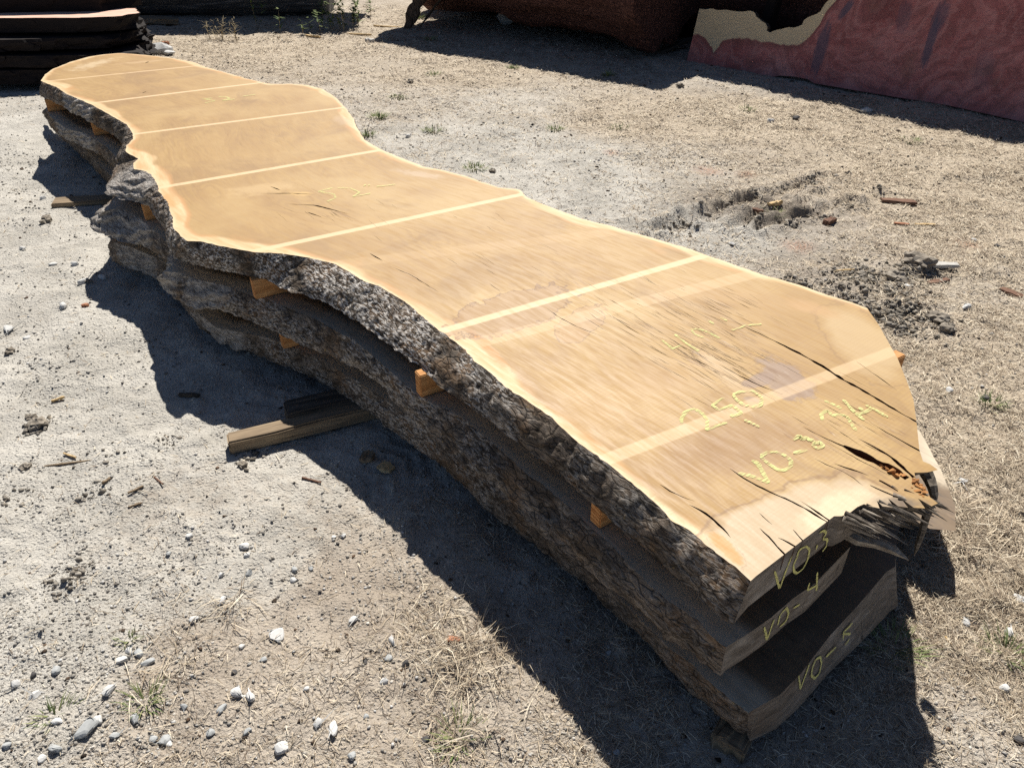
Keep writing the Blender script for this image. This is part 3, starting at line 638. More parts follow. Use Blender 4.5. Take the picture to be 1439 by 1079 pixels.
# middle slab ------------------------------------------------------------------
T4a = [(1020, 909), (998, 893), (982, 871), (960, 858), (935.6, 841), (912, 820), (895, 803), (878, 787), (857, 763), (840, 750), (804.6, 715.7), (782, 698), (764.5, 682), (744.5, 669), (724.5, 651), (700, 630), (675, 608), (651, 587), (620, 572), (587, 556), (551, 524), (524.5, 500), (498, 478), (466.7, 462), (444.5, 449), (400, 431), (379, 421), (351, 414), (317.6, 401.8), (285, 395), (256.5, 384), (231, 381)]
B4a = [(1011.5, 949.5), (989, 933), (955, 904), (938, 897), (900, 861), (870, 835), (840, 808), (812, 786), (785, 765), (760, 745), (738, 726), (715, 706), (690, 686), (665, 664), (640, 643), (615, 622), (590, 601), (565, 572), (544, 548), (522, 532), (500, 517), (466.7, 500), (440, 490.5), (400, 472), (375.8, 459), (342.4, 447), (309, 436), (275.7, 433.4), (255, 425), (240, 412), (224.5, 400)]
T4b = [(231, 381), (243, 372), (240, 350), (228, 335), (215, 322), (200, 310), (185, 300), (170, 293), (155, 294), (148, 297), (150, 290), (160, 285), (175, 272), (178, 250), (168, 225), (147.6, 205), (120, 188), (92.6, 181), (80, 172), (70, 163), (64, 152)]
B4b = [(224.5, 400), (238, 385), (236, 368), (225, 362), (207.6, 347), (190, 343), (175, 341), (150, 331), (130, 323), (127, 310), (135, 302), (150, 290), (165, 272), (168, 255), (162, 238), (145, 220), (112, 203), (92, 195), (80, 182), (67, 167), (60, 158)]
def chain(Ta, Ba, Tb, Bb, zt, zb):
    a = pair(z3(Ta, zt), z3(Ba, zb)); b = pair(z3(Tb, zt), z3(Bb, zb))
    return np.concatenate([a[0], b[0][1:]]), np.concatenate([a[1], b[1][1:]])
fr = z3(FR3, ZT3)
def inset(P, d):
    tg = np.gradient(smooth(P, 1), axis=0); tg /= np.linalg.norm(tg, axis=1)[:, None]; return P - np.stack([-tg[:, 1], tg[:, 0]], -1) * d
l4 = chain(T4a, B4a, T4b, B4b, ZT4, ZB4)
f4 = np.concatenate([[l4[0][-1]], inset(fr, .03)[2:], [[1.19, 2.12]]])
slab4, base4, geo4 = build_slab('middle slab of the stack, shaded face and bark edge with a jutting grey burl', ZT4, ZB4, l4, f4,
    np.array([[1.19, 2.12], [1.175, 1.85], [1.14, 1.66], [1.10, 1.69], [1.06, 1.60], [1.03, 1.70], [.98, 1.66], [.93, 1.56], [.90, 1.52], [.87, 1.42], W(1195, 768, ZT4), W(1144.6, 820, ZT4), W(1114, 841, ZT4), W(1083, 868, ZT4), W(1053, 889, ZT4), W(1020, 909, ZT4)]), M['face_low'], M['bark_dark'], [],
    [(W(175, 318, .3), .38), (W(240, 385, .3), .16), (W(300, 410, .3), .14), (W(110, 192, .3), .35)])
# bottom slab ------------------------------------------------------------------
T5a = [(1051.5, 1001), (1024.5, 980), (993.4, 953.5), (969, 931), (944.5, 913.4), (915, 885), (885, 855), (845, 815), (805, 778), (765, 745), (725, 708), (690, 680), (640, 634), (600, 602), (560, 574), (520, 547), (480, 522), (440, 500), (409, 486), (373.5, 474), (342, 467), (304.6, 461), (293, 452), (275, 437)]
B5a = [(1050, 1032), (1033, 1026), (1015.6, 1013.5), (993.4, 993.5), (973.4, 975.7), (953.4, 955.7), (933.4, 929), (913.3, 906.7), (900, 893.4), (844.4, 844.4), (825, 819.4), (783, 789), (741.7, 755.6), (700, 728), (682, 713.6), (630, 661.4), (595, 637), (543, 599), (501.5, 567.6), (449.4, 536), (420, 522), (387, 509), (353.5, 495.7), (324.6, 489), (302, 473.5), (282, 460), (267, 438)]
T5b = [(275, 437), (240, 372), (207.6, 357), (180, 346), (163, 341), (158, 340), (165, 325), (175, 300), (165, 270), (160, 250), (142.6, 236), (130, 222), (115, 205), (95, 188), (75, 170), (66, 155)]
B5b = [(267, 438), (228, 394), (200, 381), (175, 376), (157, 368), (154, 352), (160, 338), (170, 310), (160, 275), (155, 258), (139, 243), (127, 230), (112, 215), (92, 198), (72, 178), (64, 162)]
l5 = chain(T5a, B5a, T5b, B5b, ZT5, ZB5)
f5 = np.concatenate([[l5[0][-1]], inset(fr, .05)[2:-2], [[1.30, 2.3], [1.375, 2.06], [1.35, 1.85]]])
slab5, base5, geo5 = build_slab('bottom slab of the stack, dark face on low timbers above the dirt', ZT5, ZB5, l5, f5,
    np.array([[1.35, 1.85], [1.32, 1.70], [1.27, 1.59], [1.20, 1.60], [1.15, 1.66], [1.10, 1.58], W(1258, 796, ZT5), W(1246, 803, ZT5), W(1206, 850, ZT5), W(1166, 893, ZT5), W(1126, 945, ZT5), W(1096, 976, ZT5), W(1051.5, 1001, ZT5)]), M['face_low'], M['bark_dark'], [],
    [(W(200, 365, .12), .2), (W(310, 470, .12), .15)], under=(1.06, .14), flare=True)

# ---- chalk ---------------------------------------------------------------------
def chalk(strokes, place, nrm, w, parent, base, mat_, label, lift=.0012):
    V, F = [], []; nrm = np.array(nrm, float)
    for stp in strokes:
        P = np.array([place(*p) for p in stp]); L = np.linalg.norm(np.diff(P, axis=0), axis=1).sum()
        d = np.r_[0, np.cumsum(np.linalg.norm(np.diff(P, axis=0), axis=1))]; N = max(int(L / .004), 4); u = np.linspace(0, L, N)
        P = np.stack([np.interp(u, d, P[:, i]) for i in range(3)], -1)
        for _ in range(2):
            Q = P.copy(); Q[1:-1] = .25 * P[:-2] + .5 * P[1:-1] + .25 * P[2:]; P = Q
        t = np.gradient(P, axis=0); t /= np.linalg.norm(t, axis=1)[:, None]; s = np.cross(nrm, t)
        ww = w / 2 * (.9 + .16 * vn(u * 40, u * 0, s=len(V))) * np.clip(np.minimum(u, L - u) / w * 2 + .35, 0, 1)
        k = len(V); sd = vn(u * 50, u * 0 + 3, s=len(V) + 1) * w * .06
        for i in range(N):
            c = P[i] + nrm * (lift + .00025 * (k // 40 % 12)) + s[i] * sd[i]; V += [c + s[i] * ww[i], c - s[i] * ww[i]]
        F += [(k + 2 * i, k + 2 * i + 1, k + 2 * i + 3, k + 2 * i + 2) for i in range(N - 1)]
    o = link('chalk_writing', mesh('chalk_writing', np.array(V) - base, F), mat_, parent); o['label'] = label
top_at = lambda x, y: np.array(W3(x, y, ZT3))
chalk([[(1056, 648), (1062, 650), (1069, 659), (1080, 678.7)], [(1080, 678.7), (1059.5, 670), (1037, 665)], [(1056, 648), (1064, 649.5), (1069, 656)],
       [(1069, 641), (1079, 635.6), (1090, 635), (1102.6, 640), (1112, 648), (1111, 656.5), (1102.6, 661), (1093, 660.6), (1082, 653.7), (1072, 645), (1069, 641)],
       [(1115, 637.7), (1125, 634.5), (1134.6, 633)], [(1115, 619), (1124, 612.5), (1127, 619), (1133, 614.5), (1139, 621)], [(1139, 617), (1145, 625), (1151, 621), (1157, 627), (1148, 631), (1141, 625)]],
      top_at, (0, 0, 1), .0120, slab3, base3, M['chalk'], 'yellow chalk VO-3')
chalk([[(1158, 563), (1170, 568), (1183, 574.5)], [(1155.6, 591), (1154, 581.4), (1162.5, 576), (1169.5, 584), (1178, 583), (1189, 584), (1197, 596.7), (1203, 605)],
       [(1185, 562), (1197, 576), (1214, 591)], [(1203, 582), (1214, 580), (1224, 576)], [(1206, 573), (1213, 577)], [(1216, 570), (1233, 578), (1247, 587)]], top_at, (0, 0, 1), .0120, slab3, base3, M['chalk'], 'yellow chalk 3 1/4')
chalk([[(958, 595), (957, 590), (963.6, 578.6), (976, 575), (987, 581), (994, 591), (993, 605)], [(993, 605), (1006.7, 598), (1022, 594)], [(1018, 560), (1000, 569)], [(1000, 569), (1009.5, 576.6), (1029, 570), (1043, 581.4), (1026, 585.6)],
       [(1030, 555), (1040, 551), (1058, 550), (1070.6, 559), (1069, 570), (1058, 573), (1043, 569), (1033, 560), (1030, 555)], [(1045.6, 591), (1056, 595), (1066.5, 601)]], top_at, (0, 0, 1), .0120, slab3, base3, M['chalk'], 'yellow chalk 250 inch mark')
chalk([[(930, 478), (945, 490.5), (959, 485.6)], [(948, 470), (964.5, 483), (982.5, 494)], [(1012, 476), (995, 467.5), (984, 463), (971, 462.7), (975.6, 470), (989.5, 475)],
       [(995, 451), (1003, 455.7)], [(1012, 447), (1021.5, 451.5)], [(1028, 465), (1048, 458), (1070, 455.7)]], top_at, (0, 0, 1), .010, slab3, base3, M['chalk'], 'yellow chalk 49 inch mark')
chalk([[(469.5, 264), (447, 269.6), (469.5, 273), (471.6, 278.6), (460, 283.5)], [(473.7, 264.7), (491.7, 264.7), (505.6, 271), (496, 277)], [(496, 277), (521, 272.4)], [(511, 262.6), (514, 260)], [(517, 262), (520, 260)], [(529, 263), (556, 260)]],
      top_at, (0, 0, 1), .010, slab3, base3, M['chalk'], 'yellow chalk 52 inch mark beside the knot')
chalk([[(299, 138.4), (285, 139.4), (302, 142), (288, 145.5)], [(306.7, 136.5), (318, 137), (323, 139), (312.5, 142)], [(312.5, 142), (330, 140)], [(341, 136), (359, 133.6)]],
      top_at, (0, 0, 1), .016, slab3, base3, M['chalk'], 'yellow chalk 52 inch mark towards the far end')
def endplane(a, b, z, dz=0, fl=0):
    d = np.array([b[0] - a[0], b[1] - a[1]]); d /= np.linalg.norm(d); n = np.array([d[1], -d[0], 0]); p0 = np.array([a[0], a[1], z])
    if dz:
        a3, b3 = np.array([*a, z]), np.array([*b, z]); lo = np.array([*(a + flare_(a) * fl), z - dz]); lo2 = np.array([*(b + flare_(b) * fl), z - dz])
        n = np.cross(b3 - a3, (lo + lo2) / 2 - (a3 + b3) / 2); n /= np.linalg.norm(n); n = n if n[1] < 0 else -n
    return (lambda x, y: WP(x, y, p0, n)), n
pl, n_ = endplane(W(1053.8, 815.8, ZT3), W(1163, 732, ZT3), ZT3)
chalk([[(1088, 801.8), (1094.5, 826)], [(1095, 826), (1104, 800), (1112, 780.6)], [(1122, 772), (1131, 766.7), (1136.8, 771), (1134.5, 784.5), (1128, 798), (1119, 805), (1114.5, 802), (1114, 793.4), (1119, 782), (1122, 772)],
       [(1146.8, 764.5), (1146, 771)], [(1150, 748), (1156, 744), (1160, 748), (1155, 757)], [(1155, 757), (1161, 756), (1161, 765), (1154, 774)]], pl, n_, .0075, slab3, base3, M['chalk_end'], 'yellow chalk VO-3 on the sawn end', .0015)

def endpoly(pts, z, dz=0, fl=0):
    P = [W(*p, z) for p in pts]; pls = [endplane(P[i], P[i + 1], z, dz, fl) + (P[i], P[i + 1]) for i in range(len(P) - 1)]
    def f(x, y):
        best = None
        for g_, nn_, a, b in pls:
            q_ = g_(x, y); t = b - a; u = ((q_[:2] - a) @ t) / (t @ t); e = max(-u, u - 1, 0)
            if best is None or e < best[0]: best = (e, q_)
        return best[1]
    return f, pls[len(pls) // 2][1]
pl, n_ = endpoly([(1051.5, 1001), (1096, 976), (1126, 945), (1166, 893), (1206, 850), (1246, 803)], ZT5, ZT5 - ZB5, 1)
pl4, n4 = endpoly([(1020, 909), (1053, 889), (1083, 868), (1114, 841), (1144.6, 820), (1195, 768)], ZT4)
chalk([[(1073, 880), (1077, 898)], [(1077, 898), (1087, 869)], [(1105, 852), (1095.6, 862), (1092, 877)], [(1104, 852), (1107.4, 860.6), (1102.5, 873), (1094, 880)], [(1113.7, 853), (1122.7, 848)],
       [(1136, 817.5), (1133, 828.6), (1145.6, 821.7)], [(1147, 803), (1146, 828.6)]], pl4, n4, .0075, slab4, base4, M['chalk_end'], 'yellow chalk VO-4 on the sawn end', .002)
chalk([[(1120.6, 948), (1123.4, 967)], [(1123.4, 967), (1136.7, 930)], [(1144.5, 925.6), (1151, 921.7), (1153, 930), (1150, 944.5), (1143.4, 952), (1138.4, 948), (1140, 936.8), (1144.5, 925.6)], [(1158.4, 922), (1173, 908)],
       [(1196, 874), (1182, 889), (1193, 889.5)], [(1183, 889), (1182.5, 898)], [(1192, 895.6), (1185.7, 905.6)]], pl, n_, .0075, slab5, base5, M['chalk_end'], 'yellow chalk VO-5 on the sawn end', .003)

# ---- splintered heart ---------------------------------------------------------------
def sliver(a, b, w, h, parent, base, m, name='splinter', tw=.25):
    a, b = np.array(a, float), np.array(b, float); t = b - a; L = np.linalg.norm(t); t /= L
    s = np.cross(t, (0, 0, 1)); s /= np.linalg.norm(s) + 1e-9; u = np.cross(s, t); V = []; K = 5
    for k in range(K):
        f = k / (K - 1); c = a + t * L * f + s * random.uniform(-.15, .15) * w + u * random.uniform(-.15, .15) * h; r = (1 - f) * (1 - tw) + tw if k < K - 1 else .06
        V += [c + s * w / 2 * r + u * h * .3 * r, c + s * w * .1 * r + u * h / 2 * r, c - s * w / 2 * r + u * h * .2 * r, c - s * w * .3 * r - u * h / 2 * r, c + s * w * .35 * r - u * h / 2 * r]
    F = [tuple(range(4, -1, -1)), tuple(range((K - 1) * 5, K * 5))]
    for k in range(K - 1):
        for i in range(5): F.append((k * 5 + i, k * 5 + (i + 1) % 5, (k + 1) * 5 + (i + 1) % 5, (k + 1) * 5 + i))
    me = mesh(name, np.array(V) - base, F); bm = bmesh.new(); bm.from_mesh(me); bmesh.ops.recalc_face_normals(bm, faces=bm.faces); bm.to_mesh(me); bm.free()
    return link(name, me, m, parent)
SPL = [((1236, 694), (1289, 717), .505, .470, .03, .03, 0), ((1229, 672), (1263, 691), .515, .50, .012, .02, 1), ((1216, 684), (1264, 702), .51, .49, .018, .03, 0), ((1258, 690), (1304, 716), .50, .465, .022, .03, 0),
       ((1280, 692), (1323, 711), .495, .47, .02, .025, 0), ((1220, 708), (1264, 736), .50, .45, .03, .035, 1), ((1206, 714), (1238, 729), .51, .47, .025, .03, 0), ((1230, 702), (1264, 724), .49, .46, .02, .03, 1),
       ((1190, 722), (1222, 742), .50, .46, .03, .04, 0), ((1240, 705), (1295, 728), .47, .44, .03, .03, 0), ((1250, 700), (1310, 722), .46, .44, .03, .03, 0), ((1262, 682), (1316, 712), .47, .455, .02, .03, 0),
       ((1245, 687), (1283, 706), .515, .5, .008, .014, 1), ((1270, 700), (1312, 716), .49, .48, .008, .012, 1), ((1178, 728), (1200, 742), .50, .47, .03, .03, 0), ((1218, 716), (1285, 742), .455, .44, .05, .03, 0)]
for k in range(120):
    f = random.random(); ax_, ay_ = 1178 + 95 * f + random.gauss(0, 6), 728 - 42 * f + random.gauss(0, 5); zz = random.uniform(.46, .534); L_ = random.uniform(26, 66)
    SPL.append(((ax_, ay_), (ax_ + L_, ay_ + L_ * random.uniform(.42, .62)), zz, zz - random.uniform(.0, .03), random.uniform(.004, .013), random.uniform(.005, .014), random.random() < .4))
for a, b, za, zb_, w, h, pale in SPL:
    sliver(W3(*a, za), W3(*b, zb_), w, h, slab3, base3, M['splinter_pale' if pale else 'splinter'])
sliver(W3(1185, 742, .42), W3(1278, 785, .40), .05, .03, slab4, base4, M['splinter_pale'], tw=.4)
sliver(W3(1308, 708, .45), W3(1284, 782, .28), .02, .02, slab4, base4, M['splinter'], tw=.5)
sliver(W3(1303, 664, .46), W3(1318, 705, .42), .03, .03, slab3, base3, M['splinter'], tw=.5)
rv, rf = [], []
def lump(c, r, n=12, sq=(1, 1, .7), sd=0):
    rng = np.random.default_rng(sd); bm = bmesh.new()
    for _ in range(n):
        d = rng.normal(size=3); d /= np.linalg.norm(d); d *= rng.uniform(.8, 1.1)
        bm.verts.new(Vector(d * np.array(sq) * r))
    res = bmesh.ops.convex_hull(bm, input=bm.verts)
    bmesh.ops.delete(bm, geom=[v for v in bm.verts if not v.link_faces], context='VERTS')
    bm.verts.index_update(); v = [tuple(np.array(x.co) + np.array(c)) for x in bm.verts]; f = [tuple(x.index for x in q.verts) for q in bm.faces]; bm.free(); return v, f
for i in range(90):
    f = random.random(); px, py = 1236 + 52 * f + random.gauss(0, 3), 657 + 24 * f + random.gauss(0, 3)
    if i > 60: px, py = 1292 + random.gauss(0, 5), 690 + random.gauss(0, 5)
    v, fa = lump(W3(px, py, .522 + random.uniform(-.02, .012)), random.uniform(.003, .012), 9, (1.2, 1, .8), i); k = len(rv); rv += v; rf += [tuple(k + j for j in q2) for q2 in fa]
o = link('rotten_heart', mesh('rotten_heart', np.array(rv) - base3, rf), M['rot'], slab3); o['kind'] = 'stuff'

# ---- stickers ----------------------------------------------------------------------
def box_me(name, L, w, h, m_end_ix=None, bev=.003, jit=0.0):
    bm = bmesh.new(); bmesh.ops.create_cube(bm, size=1)
    for v in bm.verts: v.co = Vector(((v.co.x + .5) * L, v.co.y * w, (v.co.z + .5) * h))
    bmesh.ops.subdivide_edges(bm, edges=[e for e in bm.edges if abs(e.verts[0].co.x - e.verts[1].co.x) > L * .5], cuts=6)
    if jit:
        for v in bm.verts: v.co += Vector((random.uniform(-1, 1), random.uniform(-1, 1), random.uniform(-1, 1))) * jit
    if bev: bmesh.ops.bevel(bm, geom=[e for e in bm.edges if e.calc_face_angle(0) > .8], offset=bev, segments=2, affect='EDGES')
    for f in bm.faces:
        if m_end_ix is not None and abs(f.normal.x) > .9: f.material_index = m_end_ix
    me = bpy.data.meshes.new(name); bm.to_mesh(me); bm.free(); return me
def sticker(px, py, z0, z1, L, ang, label, grp, inset_=0.0):
    p = W(px, py, z1)
    if isinstance(L, tuple): e_ = W(*L, z1) - p; L = float(np.linalg.norm(e_)); ang = math.atan2(e_[1], e_[0])
    d = np.array([math.cos(ang), math.sin(ang)]); p = p + d * inset_
    o = link('sticker', box_me('sticker', L, .04, z1 - z0 - .003), [M['lumber'], M['lumber_end']])
    if len(o.data.materials) > 1:
        for f in o.data.polygons:
            if abs(f.normal.x) > .9: f.material_index = 1
    o.location = (p[0], p[1], z0 + .0015); o.rotation_euler = (0, 0, ang)
    tag(o, label, 'lumber sticker', grp); return o
A30 = R(29.5)
G1 = 'lumber stickers under the top slab'
sticker(838, 703, ZT4, ZB3, (1266, 494), 0, 'orange lumber sticker nearest the chalked near end of the stack', G1)
sticker(586, 524, ZT4, ZB3, 1.02, R(30), 'orange lumber sticker whose sunlit end sticks out furthest from the bark', G1)
sticker(352, 391, ZT4, ZB3, 1.0, R(30), 'orange lumber sticker in the gap just past the pinched waist of the stack', G1)
sticker(198, 285, ZT4, ZB3, 1.0, R(31), 'orange lumber sticker resting on the grey burl of the middle slab', G1)
sticker(127, 171, ZT4, ZB3, .95, R(31), 'orange lumber sticker second from the far end of the stack', G1)
sticker(62, 139, ZT4, ZB3, .8, R(30), 'orange lumber sticker at the far end of the stack', G1)
G2 = 'lumber stickers under the middle slab'
sticker(392, 462, ZT5, ZB4, .95, R(30), 'orange lumber sticker end peeking out between the two lower slabs', G2)
for px, py, L, lb in ((640, 610, .85, 'shaded sticker set back between the lower slabs under the sunlit sticker end'), (880, 810, .7, 'shaded sticker set back between the lower slabs near the chalked ends'), (190, 300, .8, 'shaded sticker between the lower slabs under the grey burl'), (150, 215, .7, 'shaded sticker between the lower slabs towards the far end')):
    sticker(px, py, ZT5, ZB4, L, R(30), lb, G2, .12)

# ---- timbers under the stack ---------------------------------------------------------
def timber(p, ang, L, w, h, m, label, z=-.006, jit=.003):
    o = link('timber', box_me('timber', L, w, h, None, .006, jit), m); o.location = (p[0], p[1], z); o.rotation_euler = (0, 0, ang)
    tag(o, label, 'timber', 'old timbers under the stack'); return o
p = W(326, 641); timber(p + np.array([-.02, .04]), R(24), 1.15, .072, .06, M['timber'], 'weathered square timber with sunlit end poking out from under the slabs')
p = W(400, 604); timber(p + np.array([.0, .045]), R(23.5), 1.3, .10, .070, M['timber_dark'], 'dark split timber lying beside the sunlit one under the slabs', .0)
p = W(72, 291); timber(p + np.array([0, .03]), R(14), .9, .11, .034, M['timber'], 'weathered board end in the shade under the far lobe of the stack')
timber(np.array([.30, 1.42]), R(33), .85, .09, .060, M['timber_dark'], 'hidden timber under the near end of the stack')
v, f = [], []
bl = empty('wood_block', (*W(1027, 1045), 0))
bl.rotation_euler = (0, 0, R(-38))
me = box_me('block_body', .085, .06, .045, None, .006, .004); ob = link('block_body', me, M['timber'], bl); ob.location = (-.045, 0, -.003)
tag(bl, 'small rough block of wood under the near corner of the bottom slab', 'wood block')

# ------------------------------------------------------------------ background
def plate(name, outline, z0, z1, m, parent=None, base=(0, 0, 0), rough=.012, step=.05, seed=0, mats=None, top_ix=0):
    P = np.array(outline, float); C = np.concatenate([P, P[:1]]); L = np.linalg.norm(np.diff(C, axis=0), axis=1).sum(); N = int(L / step)
    Q = resample(C, np.linspace(0, 1, N + 1))[:-1]; u = np.arange(N)
    rows = 5; V, F, mi = [], [], []
    for k in range(rows):
        t = k / (rows - 1); d = rough * (vn(u * .35, u * 0. + k * .8, s=seed) + .6 * vn(u * 1.1, u * 0. + k * 1.7, s=seed + 1))
        c = Q.mean(0); o = (Q - c) / np.linalg.norm(Q - c, axis=1)[:, None]; X = Q + o * d[:, None]
        V += [(x, y, z0 + (z1 - z0) * t) for x, y in X]
    for k in range(rows - 1):
        for i in range(N): F.append((k * N + i, k * N + (i + 1) % N, (k + 1) * N + (i + 1) % N, (k + 1) * N + i)); mi.append(0)
    F.append(tuple((rows - 1) * N + i for i in range(N))); mi.append(top_ix); F.append(tuple(range(N - 1, -1, -1))); mi.append(0)
    me = mesh(name, np.array(V) - np.array(base), F, False, mi); bm = bmesh.new(); bm.from_mesh(me)
    bmesh.ops.recalc_face_normals(bm, faces=bm.faces); bmesh.ops.triangulate(bm, faces=[f for f in bm.faces if len(f.verts) > 4]); bm.to_mesh(me); bm.free()
    return link(name, me, mats or m, parent)
GSL = 'dark slabs piled beyond the far end'
def dark_slab(outl, z0, z1, label, seed, mats=None, tix=0):
    c = np.mean(outl, 0); r = empty('wood_slab', (c[0], c[1], z0)); tag(r, label, 'wood slab', GSL)
    plate('slab_body', outl, z0, z1, M['redwood_dark'], r, (c[0], c[1], z0), .055, .05, seed, mats, tix)
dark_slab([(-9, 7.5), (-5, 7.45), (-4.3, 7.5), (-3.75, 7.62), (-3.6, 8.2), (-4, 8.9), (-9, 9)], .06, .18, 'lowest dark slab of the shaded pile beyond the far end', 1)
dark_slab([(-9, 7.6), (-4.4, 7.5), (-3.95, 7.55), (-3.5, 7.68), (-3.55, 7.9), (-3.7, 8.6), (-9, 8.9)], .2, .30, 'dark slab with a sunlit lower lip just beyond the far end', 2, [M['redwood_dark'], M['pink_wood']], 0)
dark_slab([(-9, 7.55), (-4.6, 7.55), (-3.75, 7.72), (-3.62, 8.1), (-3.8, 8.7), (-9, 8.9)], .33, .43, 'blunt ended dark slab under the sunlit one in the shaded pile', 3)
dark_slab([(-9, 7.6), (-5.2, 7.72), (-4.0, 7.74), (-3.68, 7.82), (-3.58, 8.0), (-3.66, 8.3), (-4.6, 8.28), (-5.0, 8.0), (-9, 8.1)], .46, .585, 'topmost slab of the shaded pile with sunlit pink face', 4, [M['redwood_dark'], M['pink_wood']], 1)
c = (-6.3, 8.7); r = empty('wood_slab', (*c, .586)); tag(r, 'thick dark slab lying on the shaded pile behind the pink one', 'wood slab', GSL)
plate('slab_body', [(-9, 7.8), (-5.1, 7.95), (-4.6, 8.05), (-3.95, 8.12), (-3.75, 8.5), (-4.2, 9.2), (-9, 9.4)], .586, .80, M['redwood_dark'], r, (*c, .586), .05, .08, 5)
for k, (x, y) in enumerate(((-4.3, 8.2), (-6, 8.2))):
    for z0, z1 in ((-.01, .06), (.18, .2), (.30, .33), (.43, .46)):
        pass
o = link('bunk', box_me('bunk', 1.1, .12, .07, None, .005, .003), M['timber_dark']); o.location = (-4.35, 7.65, -.01); o.rotation_euler = (0, 0, R(90)); tag(o, 'dark bunk timber under the shaded pile beyond the far end', 'timber', 'bunk timbers under the shaded pile')
pl_ = plate('plank', [W(178, 37) , W(215, 35), W(252, 36), W(250, 33), W(215, 30), W(178, 30)], .01, .07, M['timber'], None, (0, 0, 0), .02, .05, 9)
tag(pl_, 'grey plank lying in the shade behind the pink topped pile', 'plank')

def log(name, a, b, r0, r1, m, seed, ripple=.05, seg=64, rings=60, mend=None):
    a, b = np.array(a, float), np.array(b, float); t = (b - a) / np.linalg.norm(b - a); s = np.cross(t, (0, 0, 1)); s /= np.linalg.norm(s); u = np.cross(s, t)
    th = np.linspace(0, 2 * np.pi, seg, endpoint=False); f = np.linspace(0, 1, rings); TH, Fq = np.meshgrid(th, f)
    L = np.linalg.norm(b - a)
    rr = (r0 + (r1 - r0) * Fq) * (1 + ripple * fbm(np.cos(TH) * 2.2 + 5, np.sin(TH) * 2.2 + 5, Fq * L * .8, s=seed) + ripple * .6 * (1 - 2 * np.abs(vn(np.cos(TH) * 9 + 30, np.sin(TH) * 9 + 30, Fq * L * 1.6, s=seed + 5))))
    P = a + (b - a) * Fq[..., None] + s * (rr * np.cos(TH))[..., None] + u * (rr * np.sin(TH))[..., None]
    V = P.reshape(-1, 3); i = np.arange(seg * rings).reshape(rings, seg)
    F = [tuple(x) for x in np.stack([i[:-1], np.roll(i[:-1], -1, 1), np.roll(i[1:], -1, 1), i[1:]], -1).reshape(-1, 4)]
    c = a + (b - a) * .5; c[2] = min(a[2], b[2]) - max(r0, r1)
    root = empty(name, tuple(c))
    me = mesh('bark', V - c, F, True); link('bark', me, m, root)
    for ring, nm in ((i[0], 0), (i[-1], 1)):
        pts = V[ring]; cen = pts.mean(0); v = np.concatenate([pts, [cen]]); fs = [(k, (k + 1) % seg, seg) for k in range(seg)]
        link('cut_end', mesh('cut_end', v - c, fs), mend or m, root)
    return root
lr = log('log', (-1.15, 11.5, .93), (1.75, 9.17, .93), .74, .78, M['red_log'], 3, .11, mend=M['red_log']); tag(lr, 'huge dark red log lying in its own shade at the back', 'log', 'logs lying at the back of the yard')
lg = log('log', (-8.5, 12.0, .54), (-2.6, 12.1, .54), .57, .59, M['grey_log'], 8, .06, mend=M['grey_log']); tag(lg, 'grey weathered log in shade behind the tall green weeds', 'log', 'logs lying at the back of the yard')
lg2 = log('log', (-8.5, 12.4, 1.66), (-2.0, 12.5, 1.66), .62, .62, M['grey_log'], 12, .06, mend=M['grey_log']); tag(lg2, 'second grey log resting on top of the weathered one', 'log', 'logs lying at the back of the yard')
lg5 = log('log', (-1.0, 12.7, .5), (2.2, 10.2, .5), .52, .52, M['redwood_dark'], 21, .05); tag(lg5, 'low black log added behind the huge red log to block the sun', 'log', 'logs lying at the back of the yard')  # added behind the red log to stop sun passing under it
lg4 = log('log', (2.05, 10.85, 2.15), (6.6, 5.6, 2.15), .68, .7, M['redwood_dark'], 25, .05); tag(lg4, 'upper black log of the pair added behind the red slab for its shadow', 'log', 'logs lying at the back of the yard')  # added occluder, carries the log shadow on to the red slab
lg3 = log('log', (2.15, 10.75, .72), (6.6, 5.6, .72), .74, .74, M['red_log'], 15, .06, mend=M['redwood_dark']); tag(lg3, 'lower black log of the added shadow pair, seen through the cutout of the red slab', 'log', 'logs lying at the back of the yard')  # lower half of the added occluder pair, also darkens the cutout
for (px, py, s, lb) in ((712, 34, .12, 'blue grey stone block under the huge red log'), (700, 25, .1, None)):
    if lb:
        p = W(px, py); v, f = lump((0, 0, 0), s, 14, (1.3, 1, 1.1), 5); o = link('stone_block', mesh('stone_block', v, f), M['stone_blue']); o.location = (p[0], p[1], s * .7); tag(o, lb, 'stone')

# leaning red slab
b0_, b1_ = np.array([*W(965, 86, .0), .0]), np.array([*W(1439, 172, .0), .0]); e1 = (b1_ - b0_); e1 /= np.linalg.norm(e1)
back = np.array([-e1[1], e1[0], 0]); back = back if back[1] > 0 else -back
e2 = np.array([0, 0, 1]) * math.cos(R(11)) + back * math.sin(R(11)); nn = np.cross(e1, e2); nn = nn if nn[1] < 0 else -nn
OUT = [(965, 86), (972, 58), (983, 12), (990, 14), (1000, 12), (1008, 15), (1020, 14), (1030, 16), (1045, 17), (1056, 15), (1062, 19), (1060, 22), (1067, 27), (1070, 30), (1077, 34), (1079, 40), (1077, 43), (1081, 46.5), (1085, 46), (1088, 43), (1100, 41), (1108, 38), (1114, 40), (1120, 38), (1127, 36), (1128, 31), (1132, 26), (1140, 23), (1148, 20), (1155, 15), (1157, 8), (1163, 2), (1172, -6), (1190, -30), (1215, -55), (1300, -80), (1420, -90), (1560, -60), (1700, 0), (1720, 236), (1600, 206), (1439, 172), (1390, 161), (1330, 148), (1260, 137), (1200, 127), (1160, 120), (1141, 117), (1138, 112), (1112, 107.5), (1092, 106.5), (1089, 108.8), (1060, 104), (1010, 94)]
